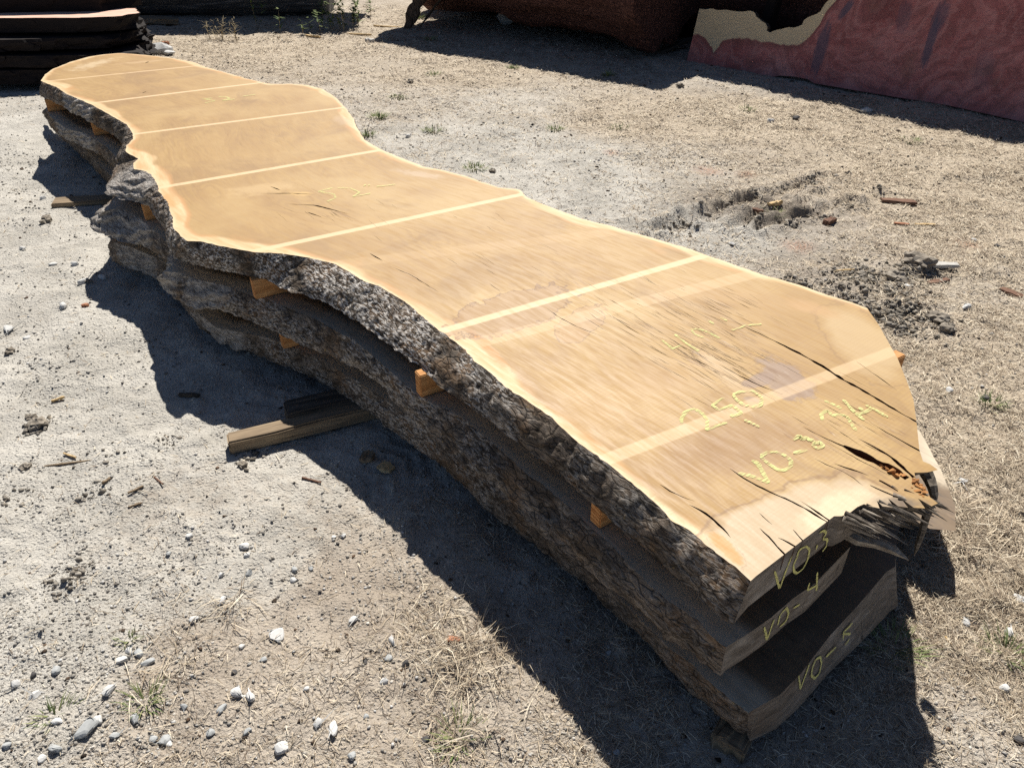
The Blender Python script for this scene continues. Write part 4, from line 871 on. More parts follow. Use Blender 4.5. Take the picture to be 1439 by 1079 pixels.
p3 = [WP(x, y, b0_, nn) for x, y in OUT]
st = np.array([[(q_ - b0_) @ e1, (q_ - b0_) @ e2] for q_ in p3])
rs = empty('wood_slab', tuple(b0_)); tag(rs, 'big polished red slab leaning on edge with a ragged pale cutout', 'wood slab')
def m_red():
    n = NT('red_slab_face'); g = n.attr('st', 'Vector'); s_ = n.sep(g); u, v = s_[0], s_[1]; f2 = n.comb(u, v)
    wv = n.noise(f2, 1.6, 4, .6, 1.2); fn = n.noise(n.comb(n.math('MULTIPLY', u, 4.0), n.math('MULTIPLY', v, 14.0)), 1.5, 5, .6, 1.0)
    col = n.ramp(wv, [(.3, (.27, .075, .072)), (.5, (.43, .145, .138)), (.68, (.56, .25, .235))])
    sw = n.math('SINE', n.math('MULTIPLY', n.noise(f2, 1.1, 3, .5, 1.5), 46.0))
    col = n.mix(n.ss(sw, .1, 1, 0, .4), col, (.22, .085, .08))
    cath = n.math('SINE', n.math('MULTIPLY', n.noise(n.comb(n.math('MULTIPLY', u, 1.0), n.math('MULTIPLY', v, 1.6), 2.0), 1.0, 2, .5, 2.5), 130.0))
    col = n.mix(n.ss(cath, .2, 1, 0, .22), col, (.52, .28, .26))
    col = n.mix(n.ss(fn, .55, .75, 0, .3), col, (.38, .2, .18))
    kq = WP(1262, 18, b0_, nn) - b0_; ku, kv = float(kq @ e1), float(kq @ e2)
    kr = n.math('SQRT', n.math('ADD', n.math('POWER', n.math('SUBTRACT', u, ku), 2.0), n.math('POWER', n.math('MULTIPLY', n.math('SUBTRACT', v, kv), 1.25), 2.0)))
    kr = n.math('ADD', kr, n.math('MULTIPLY', n.noise(f2, 1.7, 4, .55, .8), 1.1))
    sweep = n.math('ADD', n.math('SINE', n.math('MULTIPLY', kr, 34.0)), n.math('MULTIPLY', n.math('SINE', n.math('MULTIPLY', kr, 97.0)), .5))
    col = n.mix(n.ss(sweep, .1, 1.4, 0, .4), col, (.55, .27, .25)); col = n.mix(n.ss(sweep, -.2, -1.4, 0, .35), col, (.20, .07, .068))
    col = n.mix(n.ss(kr, .80, .60, 0, .5), col, (.19, .065, .06))
    br = n.ss(n.noise(f2, 2.3, 3, .5), .55, .7, 0, .55); col = n.mix(br, col, (.22, .105, .075))
    def pl2(x, y): q_ = WP(x, y, b0_, nn) - b0_; return float(q_ @ e1), float(q_ @ e2)
    for (a, b, w, stg) in (((1165, 30), (1142, 108), .07, .75), ((1200, 0), (1178, 28), .04, .8), ((1320, 20), (1295, 100), .045, .8), ((1275, 0), (1265, 50), .07, .35), ((1330, 0), (1312, 48), .07, .6), ((1388, 70), (1375, 130), .1, .3)):
        A, B = np.array(pl2(*a)), np.array(pl2(*b)); md = (A + B) / 2; Lh = np.linalg.norm(B - A) / 2; d = (B - A) / (2 * Lh)
        du, dv = n.math('SUBTRACT', u, float(md[0])), n.math('SUBTRACT', v, float(md[1]))
        al = n.math('ADD', n.math('MULTIPLY', du, float(d[0])), n.math('MULTIPLY', dv, float(d[1]))); ac = n.math('ADD', n.math('MULTIPLY', du, -float(d[1])), n.math('MULTIPLY', dv, float(d[0])))
        r = n.math('ADD', n.math('POWER', n.math('DIVIDE', al, Lh * 1.15), 2.0), n.math('POWER', n.math('DIVIDE', ac, w), 2.0))
        nz = n.noise(n.comb(n.math('MULTIPLY', al, 3.0), n.math('MULTIPLY', ac, 24.0)), 2.0, 4, .7)
        r = n.math('ADD', r, n.math('MULTIPLY', n.math('SUBTRACT', nz, .5), 2.4))
        col = n.mix(n.ss(r, 1.0, .3, 0, stg), col, (.10, .085, .125))
    sapd = n.math('ADD', n.attr('sap'), n.math('MULTIPLY', n.math('SUBTRACT', n.noise(f2, 7, 4, .6), .5), .10))
    tan = n.mix(fn, (.56, .43, .26), (.76, .62, .41))
    col = n.mix(n.ss(sapd, .0, .02), n.mix(n.ss(sapd, -.07, 0, 0, .6), col, (.2, .075, .065)), tan)
    return n.done(col, .6, n.bump(fn, .08, .003), .3)
mred = m_red()
SAPL = [(960, 48), (985, 52), (1000, 68), (1003, 78), (1012, 62), (1030, 55), (1060, 58), (1085, 62), (1105, 66), (1125, 63), (1140, 52), (1150, 38), (1158, 22), (1170, 8), (1190, -12), (1215, -40), (1300, -70), (1420, -80), (1560, -50), (1700, 10)]
sl2 = np.array([[(WP(x, y, b0_, nn) - b0_) @ e1, (WP(x, y, b0_, nn) - b0_) @ e2] for x, y in SAPL])
Vst = resample(np.concatenate([st, st[:1]]), np.linspace(0, 1, 260))[:-1]
nO = len(Vst); G2g = np.stack(np.meshgrid(np.arange(Vst[:, 0].min(), Vst[:, 0].max(), .03), np.arange(Vst[:, 1].min(), Vst[:, 1].max(), .03)), -1).reshape(-1, 2); G2g = G2g[inpoly(G2g, Vst)]
vo, eo, fo, *_ = delaunay_2d_cdt([Vector(p_) for p_ in np.concatenate([Vst, G2g])], [(i, (i + 1) % nO) for i in range(nO)], [], 1, 1e-5)
P2 = np.array([tuple(v_) for v_ in vo]); Tt = np.array([f_ for f_ in fo if len(f_) == 3]); Tt = Tt[inpoly(P2[Tt].mean(1), Vst)]
def to3(s2, off=0.0): return b0_ + s2[:, :1] * e1 + s2[:, 1:] * e2 - nn * off
F3 = to3(P2) - b0_
fl = [tuple(t_) for t_ in Tt]
nrm0 = np.cross(F3[Tt[0][1]] - F3[Tt[0][0]], F3[Tt[0][2]] - F3[Tt[0][0]])
fl = [tuple(t_) if np.cross(P2[t_[1]] - P2[t_[0]], P2[t_[2]] - P2[t_[0]]) * 1 > 0 else tuple(t_[::-1]) for t_ in Tt]
link('slab_face', mesh('slab_face', F3, fl, False, None, {'st': np.c_[P2, np.zeros(len(P2))], 'sap': P2[:, 1] - np.interp(P2[:, 0], sl2[:, 0], sl2[:, 1])}), mred, rs)
ev = np.concatenate([to3(Vst) - b0_, to3(Vst, .035) - b0_ , to3(Vst, .07) - b0_])
ev[nO:2 * nO] += (RNG.normal(size=(nO, 3)) * .006)
ef = []
for k in range(2):
    ef += [(k * nO + i, k * nO + (i + 1) % nO, (k + 1) * nO + (i + 1) % nO, (k + 1) * nO + i) for i in range(nO)]
vb = len(ev); ev = np.concatenate([ev, to3(P2, .07) - b0_]); ef += [tuple(vb + i for i in t_) for t_ in fl]
link('slab_edge', mesh('slab_edge', ev, ef), M['bark_plain'], rs)
o = link('prop_post', box_me('prop_post', 1.6, .12, .12, None, .01, .005), M['redwood_dark']); o.rotation_euler = (0, -R(78), R(40)); o.location = (2.62, 8.62, 0); tag(o, 'dark post propping the red slab behind its cutout', 'post')
o = link('board', box_me('board', .55, .09, .03, None, .004, .004), M['timber_dark']); p = W(925, 76); o.location = (p[0], p[1], .0); o.rotation_euler = (0, -R(9), R(38)); tag(o, 'dark board in the shade beside the left end of the red slab', 'board')

# leaning bark and branch
def ribbon_solid(name, pts, w, th, m, label, cat, rough=.01):
    P = np.array(pts, float); N = 24; d = np.r_[0, np.cumsum(np.linalg.norm(np.diff(P, axis=0), axis=1))]; u = np.linspace(0, d[-1], N)
    P = np.stack([np.interp(u, d, P[:, i]) for i in range(3)], -1); t = np.gradient(P, axis=0); t /= np.linalg.norm(t, axis=1)[:, None]
    s = np.cross(t, (0, -1, .2)); s /= np.linalg.norm(s, axis=1)[:, None]; up = np.cross(s, t); V, F = [], []; K = 8
    for i in range(N):
        ww = w * (.75 + .3 * vn(np.array([i * .5]), np.array([0.]), s=3)[0]) * (1 - .5 * abs(i / (N - 1) - .4))
        for k in range(K):
            a = 2 * math.pi * k / K; V.append(P[i] + s[i] * ww * math.cos(a) * .5 + up[i] * th * math.sin(a) * .5 + RNG.normal(size=3) * rough * .3)
    for i in range(N - 1):
        for k in range(K): F.append((i * K + k, i * K + (k + 1) % K, (i + 1) * K + (k + 1) % K, (i + 1) * K + k))
    F += [tuple(range(K - 1, -1, -1)), tuple((N - 1) * K + k for k in range(K))]
    b = P[0].copy(); o = link(name, mesh(name, np.array(V) - b, F), m); o.location = tuple(b); tag(o, label, cat); return o
p0, p1 = W3(572, 41, 0), np.array([*W(572, 41), 0]) + np.array([.42, .15, .75])
ribbon_solid('bark_slab', [p0, (p0[0] + .12, p0[1] + .04, .25), tuple(p1)], .22, .06, M['bark_plain'], 'long strip of bark leaning beside the huge red log', 'bark')
p0 = W3(590, 38, 0)
ribbon_solid('branch', [p0, (p0[0] + .25, p0[1] + .1, .28), (p0[0] + .55, p0[1] + .15, .5)], .04, .035, M['timber_dark'], 'thin bare branch behind the leaning strip of bark', 'branch')

# ---- weeds
def m_leaf(name, a, b):
    n = NT(name); v = n.attr('v'); return n.done(n.mix(v, a, b), .8)
M['green'] = m_leaf('green_leaf', (.07, .12, .03), (.2, .24, .07)); M['dry'] = m_leaf('dry_stem', (.25, .19, .1), (.48, .4, .24)); M['tuft'] = m_leaf('grass_green', (.10, .15, .05), (.3, .32, .14))
def blade(V, F, A, p, d, L, w, bend, val, K=4):
    d = np.array(d, float); d /= np.linalg.norm(d); s = np.cross(d, (0, 0, 1)); s = s / (np.linalg.norm(s) + 1e-6); k = len(V)
    hz = np.array([d[0], d[1], 0]) + 1e-6
    for i in range(K + 1):
        f = i / K; c = np.array(p) + d * L * f + (hz * bend - np.array([0, 0, bend * .6])) * L * f * f; ww = w * (1 - f * .9) / 2
        V += [c - s * ww, c + s * ww]; A += [val, val]
    F += [(k + 2 * i, k + 2 * i + 1, k + 2 * i + 3, k + 2 * i + 2) for i in range(K)]
def weed(px, py, H, n, label, leaf=True, mat_='green', group=None, spread=.12):
    x, y = W(px, py); SV, SF, SA, LV, LF, LA = [], [], [], [], [], []
    for k in range(n):
        a = random.uniform(0, 6.28); tl = random.uniform(.05, .35); b = np.array([random.gauss(0, spread), random.gauss(0, spread * .6), 0]); L = H * random.uniform(.5, 1)
        d = np.array([math.cos(a) * tl, math.sin(a) * tl, 1]); blade(SV, SF, SA, b, d, L, .008, .12, random.random(), 6)
        d = d / np.linalg.norm(d)
        for j in range(int(L * 60)):
            f = random.uniform(.1, 1); q_ = b + d * L * f; aa = random.uniform(0, 6.28)
            blade(LV, LF, LA, q_, (math.cos(aa), math.sin(aa), random.uniform(-.2, .9)), random.uniform(.04, .10) * (1.25 - f * .6), .030 if leaf else .006, .2, random.random(), 2)
    r = empty('weed' if leaf else 'dry_bush', (x, y, gz(x, y))); tag(r, label, 'weed', group)
    link('stems', mesh('stems', SV, SF, False, None, {'v': SA}), M['dry'], r)['kind'] = 'stuff'; link('leaves', mesh('leaves', LV, LF, False, None, {'v': LA}), M[mat_], r)['kind'] = 'stuff'
weed(472, 43, .55, 9, 'tall leafy green weed in front of the shaded logs, densest one', group='weeds before the shaded logs')
weed(497, 36, .5, 5, 'thin tall weed just beside the densest green weed', group='weeds before the shaded logs', spread=.06)
weed(425, 48, .3, 4, 'low arching weed at the shadow edge before the logs', group='weeds before the shaded logs')
weed(365, 40, .6, 2, 'spindly yellow stemmed weed before the grey log', group='weeds before the shaded logs', spread=.05)
weed(320, 56, .26, 14, 'dry wispy bush at the shadow edge left of the weeds', False, 'dry', spread=.1)
weed(523, 22, .4, 3, 'sparse weed near the pale gap between the logs', group='weeds before the shaded logs', spread=.06)
def tuft(px, py, rad, n, H, label, m='tuft'):
    x, y = W(px, py); V, F, A = [], [], []
    for k in range(n):
        a = random.uniform(0, 6.28); r = rad * random.random() ** .7; b = (math.cos(a) * r, math.sin(a) * r, -.004)
        blade(V, F, A, b, (math.cos(a) * random.uniform(.2, 1.3), math.sin(a) * random.uniform(.2, 1.3), 1), H * random.uniform(.5, 1.1), .0035 + .0008 * y, .3, random.random(), 3)
    o = link('grass_tuft', mesh('grass_tuft', V, F, False, None, {'v': A}), M[m]); o.location = (x, y, gz(x, y)); tag(o, label, 'grass tuft', 'grass tufts in the yard')
TUFTS = [(206, 988, .04, 60, .05, 'green grass tuft among the stones by a grey rock cluster'), (645, 1035, .05, 90, .05, 'pale green tuft in the straw near the shadow edge'), (78, 1008, .035, 40, .05, 'yellow green tuft beside a small pale stone'),
 (183, 903, .03, 30, .03, 'faint flattened green tuft above the pair of pale stones'), (1255, 912, .06, 90, .06, 'dark green tuft in the shade below the sawn slab ends'), (1415, 915, .05, 80, .055, 'grass tuft beside pale stones at the sunlit right side'),
 (1390, 568, .05, 60, .05, 'small green tuft below a half buried stone'), (532, 168, .07, 90, .07, 'green tuft close beside the curved far edge of the top slab'), (518, 192, .05, 60, .07, 'green tuft tucked against the slab edge notch'),
 (608, 186, .08, 80, .06, 'green tuft with a white stone below it, behind the slab'), (612, 106, .08, 80, .06, 'green tuft in dry grass well behind the slab'), (780, 183, .07, 60, .05, 'small tuft on grey ground behind the slab'),
 (668, 235, .08, 90, .06, 'low tuft behind the slab beside a dark clod'), (720, 96, .07, 60, .05, 'tuft in the straw in front of the log shadow'), (855, 107, .07, 60, .06, 'bright tuft at the edge of the long shadow'), (560, 138, .09, 70, .05, 'wide thin tuft in the trampled grey dirt'),
 (1050, 155, .07, 60, .05, 'tuft in dry grass below the pale sunlit patch'), (1085, 300, .06, 70, .06, 'green tuft growing between the two muddy ruts'), (1280, 200, .08, 60, .05, 'faint tuft in dry grass in front of the red slab'), (870, 180, .07, 50, .05, 'thin tuft by a dark stone on the straw'),
 (585, 25, .12, 120, .12, 'grass at the foot of the leaning bark strip'), (605, 58, .08, 50, .06, 'tuft at the corner of the log shadow')]
for t_ in TUFTS: tuft(*t_)

# ------------------------------------------------------------------ stones
def stone(px, py, w, el, m, label, sd, group='stones scattered on the dirt', flat=.62, rz=None):
    x, y = W(px, py); dist = math.sqrt(x * x + y * y + CAM_H ** 2); r = w / 2 * dist / FPX
    el = 1 + (el - 1) * .7; v, f = lump((0, 0, 0), r, 17, (el, 1 / math.sqrt(el), flat), sd)
    me = mesh('stone', v, f); bm = bmesh.new(); bm.from_mesh(me); bmesh.ops.bevel(bm, geom=bm.edges[:], offset=r * .13, segments=1, affect='EDGES'); bm.to_mesh(me); bm.free()
    o = link('stone', me, M[m]); o.rotation_euler = (0, 0, random.uniform(0, 6.28) if rz is None else R(rz)); o.location = (x, y, gz(x, y) + r * flat * .5); tag(o, label, 'stone', group)
ST = [
 (396, 1052, 22, 1, 'stone_pale', 'round topped grey stone near the bottom edge, largest one in the foreground'), (343, 767, 16, 1.1, 'stone_pale', 'white stone alone on the pale dust, with a chip below it'),
 (390, 893, 24, 1.4, 'stone_pale', 'flat wedge shaped pale stone on brown straw'), (352, 986, 18, 1, 'stone_pale', 'blocky pale stone with a dark shaded side, touching a rounder one'), (335, 978, 17, 1.2, 'stone_pale', 'rounded pale stone touching the blocky one'),
 (273, 874, 13, 1.2, 'stone_pale', 'lone pale stone on brown dirt above the wedge shaped one'), (81, 947, 15, 1, 'stone_blue', 'blue grey round stone on pale gravelly dust'), (25, 963, 14, 1.1, 'stone_pale', 'pale faceted stone near the left edge'),
 (53, 983, 15, 1.3, 'stone_pale', 'oval light stone below the blue grey round one'), (48, 952, 11, 1.1, 'stone_dark', 'small dark stone beside the blue grey round one'), (157, 978, 15, 1.3, 'stone_pale', 'upright oval pale stone with a pebble at its side'),
 (124, 1034, 24, 1.7, 'stone_blue', 'long blue grey stone lying aslant near the bottom left'), (141, 1018, 13, 1.3, 'stone_pale', 'small pale stone at the head of the long aslant one'), (191, 1016, 14, 1.1, 'stone_blue', 'blue grey stone with a dark side below the grass tuft'),
 (217, 1040, 14, 1, 'stone_blue', 'left stone of the touching pair of blue grey stones'), (233, 1041, 16, 1.1, 'stone_blue', 'right stone of the touching pair of blue grey stones'), (238, 1047, 10, 1.3, 'stone_pale', 'pale chip leaning on the touching pair of stones'),
 (164, 1041, 12, 1.2, 'stone_blue', 'small grey stone between the long aslant one and the touching pair'), (84, 1055, 18, 1.2, 'stone_blue', 'broad flat bluish stone half sunk in dust'), (62, 1069, 12, 1.1, 'stone_pale', 'pale stone at the very bottom left, below the half sunk one'),
 (85, 1020, 12, 1.3, 'stone_pale', 'pale stone next to the yellow green tuft'), (13, 1053, 12, 1.1, 'stone_blue', 'grey stone by the left edge at the bottom'), (183, 919, 12, 1.1, 'stone_pale', 'left stone of the pale pair on the brown dirt edge'),
 (197, 921, 14, 1.4, 'stone_blue', 'right stone of the pale pair on the brown dirt edge'), (173, 932, 14, 1.3, 'stone_pale', 'white broken stone just below the pale pair'), (210, 935, 15, 1.5, 'stone_blue', 'flat bluish stone at the edge of the brown straw patch'),
 (340, 910, 10, 1.1, 'stone_pale', 'small pale stone above the straw left of the wedge shaped one'), (371, 929, 10, 1.2, 'stone_blue', 'small dull stone in straw under the wedge shaped one'), (330, 947, 9, 1, 'stone_dark', 'small dark round stone between straw tufts'),
 (259, 996, 12, 1, 'stone_blue', 'grey stone beside a dark clod in the straw'), (313, 1001, 13, 1.6, 'stone_blue', 'long grey stone below the touching round and blocky pair'), (434, 972, 10, 1.5, 'stone_pale', 'bright sliver of stone on open brown dirt'),
 (349, 1032, 13, 1.1, 'stone_blue', 'speckled grey stone up and left of the largest foreground stone'), (297, 1032, 12, 1, 'stone_blue', 'dull stone at the edge of dark straw'), (496, 871, 13, 1.3, 'stone_pale', 'pale oval stone on straw left of the shadow edge'),
 (552, 903, 13, 1.5, 'stone_pale', 'tall pale stone standing on bare dirt near the shadow edge'), (546, 926, 13, 1.1, 'stone_blue', 'grey stone just below the tall pale one'), (540, 958, 13, 1.2, 'stone_pale', 'white stone on bare dirt below the grey one'),
 (514, 931, 9, 1.1, 'stone_dark', 'small dark stone left of the grey one on bare dirt'), (570, 934, 13, 1.2, 'stone_dark', 'dark speckled stone right of the grey one on bare dirt'), (515, 1008, 10, 1.1, 'stone_blue', 'small blue stone alone on brown dirt'),
 (598, 1041, 14, 1, 'stone_dark', 'dark grey stone left of the pale green tuft'), (497, 1065, 15, 1.1, 'stone_blue', 'grey stone at the bottom edge under open dirt'), (448, 1018, 14, 1.3, 'stone_pale', 'broken pale stone beside an oblong one'), (470, 1026, 18, 1.7, 'stone_pale', 'oblong pale stone lying aslant by a broken one'),
 (867, 1055, 11, 1.1, 'stone_blue', 'bluish stone just inside the shadow at the bottom'), (790, 891, 8, 1, 'stone_blue', 'bluish stone in deep shade, middle of three'), (856, 918, 9, 1, 'stone_blue', 'bluish stone in deep shade nearest the bark'), (706, 829, 8, 1, 'stone_blue', 'bluish stone in deep shade furthest from the slab ends'),
 (1357, 876, 12, 1.4, 'stone_pale', 'white stone in straw just right of the deep shadow'), (1417, 889, 14, 1.3, 'stone_pale', 'white stone in straw above the right side tuft'), (1432, 843, 15, 1.1, 'stone_pale', 'bright chunky stone at the right edge'), (1410, 967, 14, 1.1, 'stone_pale', 'grey stone below the right side tuft'),
 (1431, 1042, 12, 1.2, 'stone_dark', 'dark angular stone at the right edge near the bottom'), (1354, 674, 10, 1.3, 'stone_pale', 'grey stone in straw beside the broken slab tip'), (1382, 560, 12, 1.2, 'stone_dark', 'dark half buried stone above the small green tuft'), (1333, 551, 12, 1.4, 'stone_pale', 'flat white stone on dark soil right of the slab'),
 (1402, 345, 9, 1, 'stone_dark', 'round dark stone in the dry grass under the rusty stain'), (1369, 336, 7, 1.2, 'stone_pale', 'tiny pale stone by the rusty stain'), (1275, 401, 9, 1, 'stone_pale', 'pale stone among the dirt clods by the red brown chip'), (1358, 432, 12, 1.6, 'stone_pale', 'splinter of white stone on straw right of the clods'),
 (1028, 346, 9, 1.4, 'stone_pale', 'white stone beside the slab edge on grey dust'), (1082, 172, 12, 1.3, 'stone_pale', 'pale stone in dry grass in front of the red slab'), (1118, 167, 11, 1.1, 'stone_dark', 'dark stone beside the pale one before the red slab'), (1218, 157, 13, 1.8, 'stone_pale', 'white oval stone at the rim of the red slab shadow'),
 (574, 194, 9, 1.3, 'stone_pale', 'white stone lying below a green tuft behind the slab'), (106, 375, 11, 1.3, 'stone_pale', 'pale stone left of the lower burl in a small heap'), (118, 400, 13, 1.4, 'stone_pale', 'white and dark pair like stone left of the bottom slab lobe'), (144, 391, 13, 1.4, 'stone_pale', 'pale stone half in the shade of the bottom slab lobe'),
 (89, 432, 11, 1.7, 'stone_pale', 'flat pale stone left of the beak shaped shadow'), (32, 351, 9, 1.2, 'stone_pale', 'pale stone on open dust at the left edge'), (75, 374, 9, 1.5, 'stone_pale', 'flat light stone on dust between two dark clods'), (12, 461, 13, 1.4, 'stone_pale', 'white stone at the left edge above a dark clod'),
 (37, 472, 9, 1.3, 'stone_pale', 'small white stone right of the one at the left edge'), (60, 277, 8, 1.2, 'stone_pale', 'pale stone beyond the sunlit board end'), (266, 755, 11, 1, 'stone_pale', 'rounded white stone on tan dust above the lone big white one'), (236, 776, 8, 1.2, 'stone_blue', 'small bluish stone on tan dust'),
 (346, 780, 11, 1.5, 'stone_pale', 'flat chip just below the lone white stone'), (413, 798, 10, 1.1, 'stone_blue', 'upper bluish stone of the gravel patch'), (437, 796, 9, 1, 'stone_blue', 'small round stone right of the gravel patch'), (412, 812, 11, 1.2, 'stone_pale', 'pale stone below the upper bluish one in the gravel patch'),
 (351, 804, 11, 1.1, 'stone_blue', 'grey stone at the left of the gravel patch'), (311, 809, 9, 1.2, 'stone_pale', 'pale stone on dust left of the gravel patch'), (469, 751, 9, 1.1, 'stone_pale', 'left one of two small stones near the shadow edge'), (483, 750, 9, 1.1, 'stone_pale', 'right one of two small stones near the shadow edge'), (313, 847, 13, 1.5, 'stone_pale', 'broken pale stone by a heap of dry straw'),
 (225, 76, 30, 1.7, 'stone_pale', 'large grey boulder peeking over the far right of the slab end'), (240, 79, 16, 1.2, 'stone_pale', 'smaller grey boulder beside the large one at the far end')]
for i, (px, py, w, el, m, lb) in enumerate(ST): stone(px, py, w * 1.02, el, m, lb, 100 + i)

# ------------------------------------------------------------------ chips, sticks and clods one can pick out
def chip(px, py, L, w, h, ang, m, label, cat='wood chip', tilt=4, name='wood_chip'):
    x, y = W(px, py); dist = math.sqrt(x * x + y * y + CAM_H ** 2); L *= dist / FPX
    me = box_me(name, L, w, h, None, min(w, h) * .2, min(w, h) * .12)
    for v in me.vertices: v.co.y *= 1 - .5 * abs(v.co.x / L - .45); v.co.x -= L / 2
    o = link(name, me, M[m]); o.location = (x, y, gz(x, y) + .001); o.rotation_euler = (R(random.uniform(-tilt, tilt)), R(random.uniform(-tilt, tilt)), R(ang)); tag(o, label, cat)
chip(1313, 380, 52, .055, .018, -3, 'chip_grey', 'flat grey weathered plank piece by the dark dirt clods')
chip(1262, 286, 42, .07, .018, -6, 'chip_brown', 'thick reddish brown bark piece near the end of the ruts')
chip(1318, 397, 30, .04, .012, 18, 'chip_brown', 'rusty brown wood piece just below the grey plank piece')
chip(1300, 316, 25, .02, .008, 2, 'chip_tan', 'yellow wood sliver on straw beside a red one'); chip(1267, 315, 18, .02, .008, -8, 'orange', 'red wood sliver on straw beside a yellow one')
chip(1422, 409, 26, .05, .012, -55, 'chip_brown', 'brown wood piece at the right edge in the dry grass')
chip(516, 642, 18, .06, .014, -10, 'timber', 'flat brown wood chip in the shade below the dark timber, left one'); chip(542, 653, 22, .05, .012, -28, 'chip_tan', 'tan wood chip in the shade below the dark timber, right one')
chip(266, 557, 28, .022, .014, -8, 'timber_dark', 'short dark stick lying in the wide shadow'); chip(437, 671, 30, .008, .005, -20, 'chip_brown', 'thin reddish sliver on sunlit dust near the square timber')
chip(81, 560, 15, .010, .009, 38, 'chip_tan', 'short yellow stick on the pale dust at the left'); chip(95, 649, 78, .008, .007, 10, 'timber', 'long thin dry stick on pale dust', 'stick', 2, 'stick')
chip(98, 640, 20, .008, .006, -22, 'chip_tan', 'short tan twig lying across the end of the long dry stick', 'stick', 2, 'stick')
chip(192, 692, 20, .008, .006, 45, 'timber', 'grey brown stick on tan dust, upper of two parallel ones', 'stick', 2, 'stick'); chip(152, 678, 15, .010, .009, 60, 'timber', 'stubby stick by a dark crumbly hole', 'stick', 2, 'stick')
chip(222, 675, 26, .006, .005, -40, 'chip_brown', 'thin brown twig on tan dust slanting away', 'stick', 2, 'stick'); chip(190, 710, 16, .007, .006, 30, 'timber', 'grey brown stick on tan dust, lower of two parallel ones', 'stick', 2, 'stick')
chip(638, 903, 18, .018, .008, -5, 'orange', 'pinkish bark flake on straw by the shadow edge'); chip(120, 430, 9, .02, .015, 0, 'orange', 'small orange chip at the tip of the beak shaped shadow')
chip(233, 64, 9, .06, .05, 0, 'orange', 'orange round chip on sunlit ground beyond the boulders'); chip(440, 52, 20, .05, .02, -15, 'chip_tan', 'pale wood chip on sunlit ground below the weeds')
chip(520, 60, 15, .07, .04, -50, 'chip_grey', 'pale split wood piece on the sunlit ground before the bark strip'); chip(505, 50, 34, .03, .02, -18, 'chip_tan', 'long tan splinter on the sunlit ground before the bark strip')
chip(545, 38, 38, .03, .02, -12, 'chip_tan', 'thin tan splinter reaching the foot of the bark strip'); chip(1088, 292, 26, .03, .02, 30, 'chip_tan', 'pale splinter stuck in mud between the ruts'); chip(1060, 300, 22, .03, .02, -30, 'chip_brown', 'brown splinter in the muddy rut')
chip(1165, 315, 22, .04, .03, 35, 'chip_brown', 'rusty wood lump at the end of the lower rut'); chip(1330, 905, 14, .006, .004, -85, 'chip_tan', 'curled dry leaf blade in the shade', 'leaf'); chip(1185, 385, 30, .012, .01, 12, 'chip_tan', 'long dry stalk along the dark soil beside the slab', 'stick')
def clod(px, py, w, label, sd, m='clod'):
    x, y = W(px, py); dist = math.sqrt(x * x + y * y + CAM_H ** 2); r = w / 2 * dist / FPX
    bm = bmesh.new(); bmesh.ops.create_icosphere(bm, subdivisions=3, radius=1)
    c = np.array([tuple(v.co) for v in bm.verts]); d = 1 + .45 * fbm(c[:, 0] * 1.6 + sd, c[:, 1] * 1.6, c[:, 2] * 1.6, s=sd) - .25 * np.abs(vn(c[:, 0] * 4 + sd, c[:, 1] * 4, c[:, 2] * 4, s=sd + 1)) + .12 * vn(c[:, 0] * 9 + sd, c[:, 1] * 9, c[:, 2] * 9, s=sd + 2)
    c = c * d[:, None] * np.array([1.15, .95, .6]) * r
    for v, q_ in zip(bm.verts, c): v.co = Vector(q_)
    me = bpy.data.meshes.new('dirt_clod'); bm.to_mesh(me); bm.free()
    o = link('dirt_clod', me, M[m]); o.location = (x, y, gz(x, y) + r * .3); o.rotation_euler = (0, 0, random.uniform(0, 6)); tag(o, label, 'dirt clod', 'loose dirt clods')
for i, c_ in enumerate([(55, 597, 22, 'dark broken clod in the pale dust at the left, biggest one'), (42, 585, 12, 'small dark clod touching the biggest one in the dust'), (36, 655, 12, 'clod at the near end of the long dry stick'), (65, 310, 13, 'dark clod in the sun beside the far board end'), (12, 493, 12, 'dark clod at the left edge with a red bit beside it'),
    (125, 399, 9, 'dark clod touching the white stone left of the lobe'), (1290, 378, 34, 'big dark clod right behind the grey plank piece'), (1258, 390, 26, 'dark clod left of the big one behind the plank piece'), (1332, 462, 20, 'crumbly dark clod right of the slab corner on straw'), (1315, 448, 26, 'wide dark clod on straw right of the slab corner'),
    (692, 240, 10, 'dark clod beside the low tuft behind the slab'), (577, 116, 9, 'dark clod in grey dirt behind the slab'), (955, 125, 9, 'dark clod in sunlit straw at the long shadow edge'), (340, 652, 12, 'crumbling pale clod under the end of the square timber')]): clod(*c_, 300 + i)

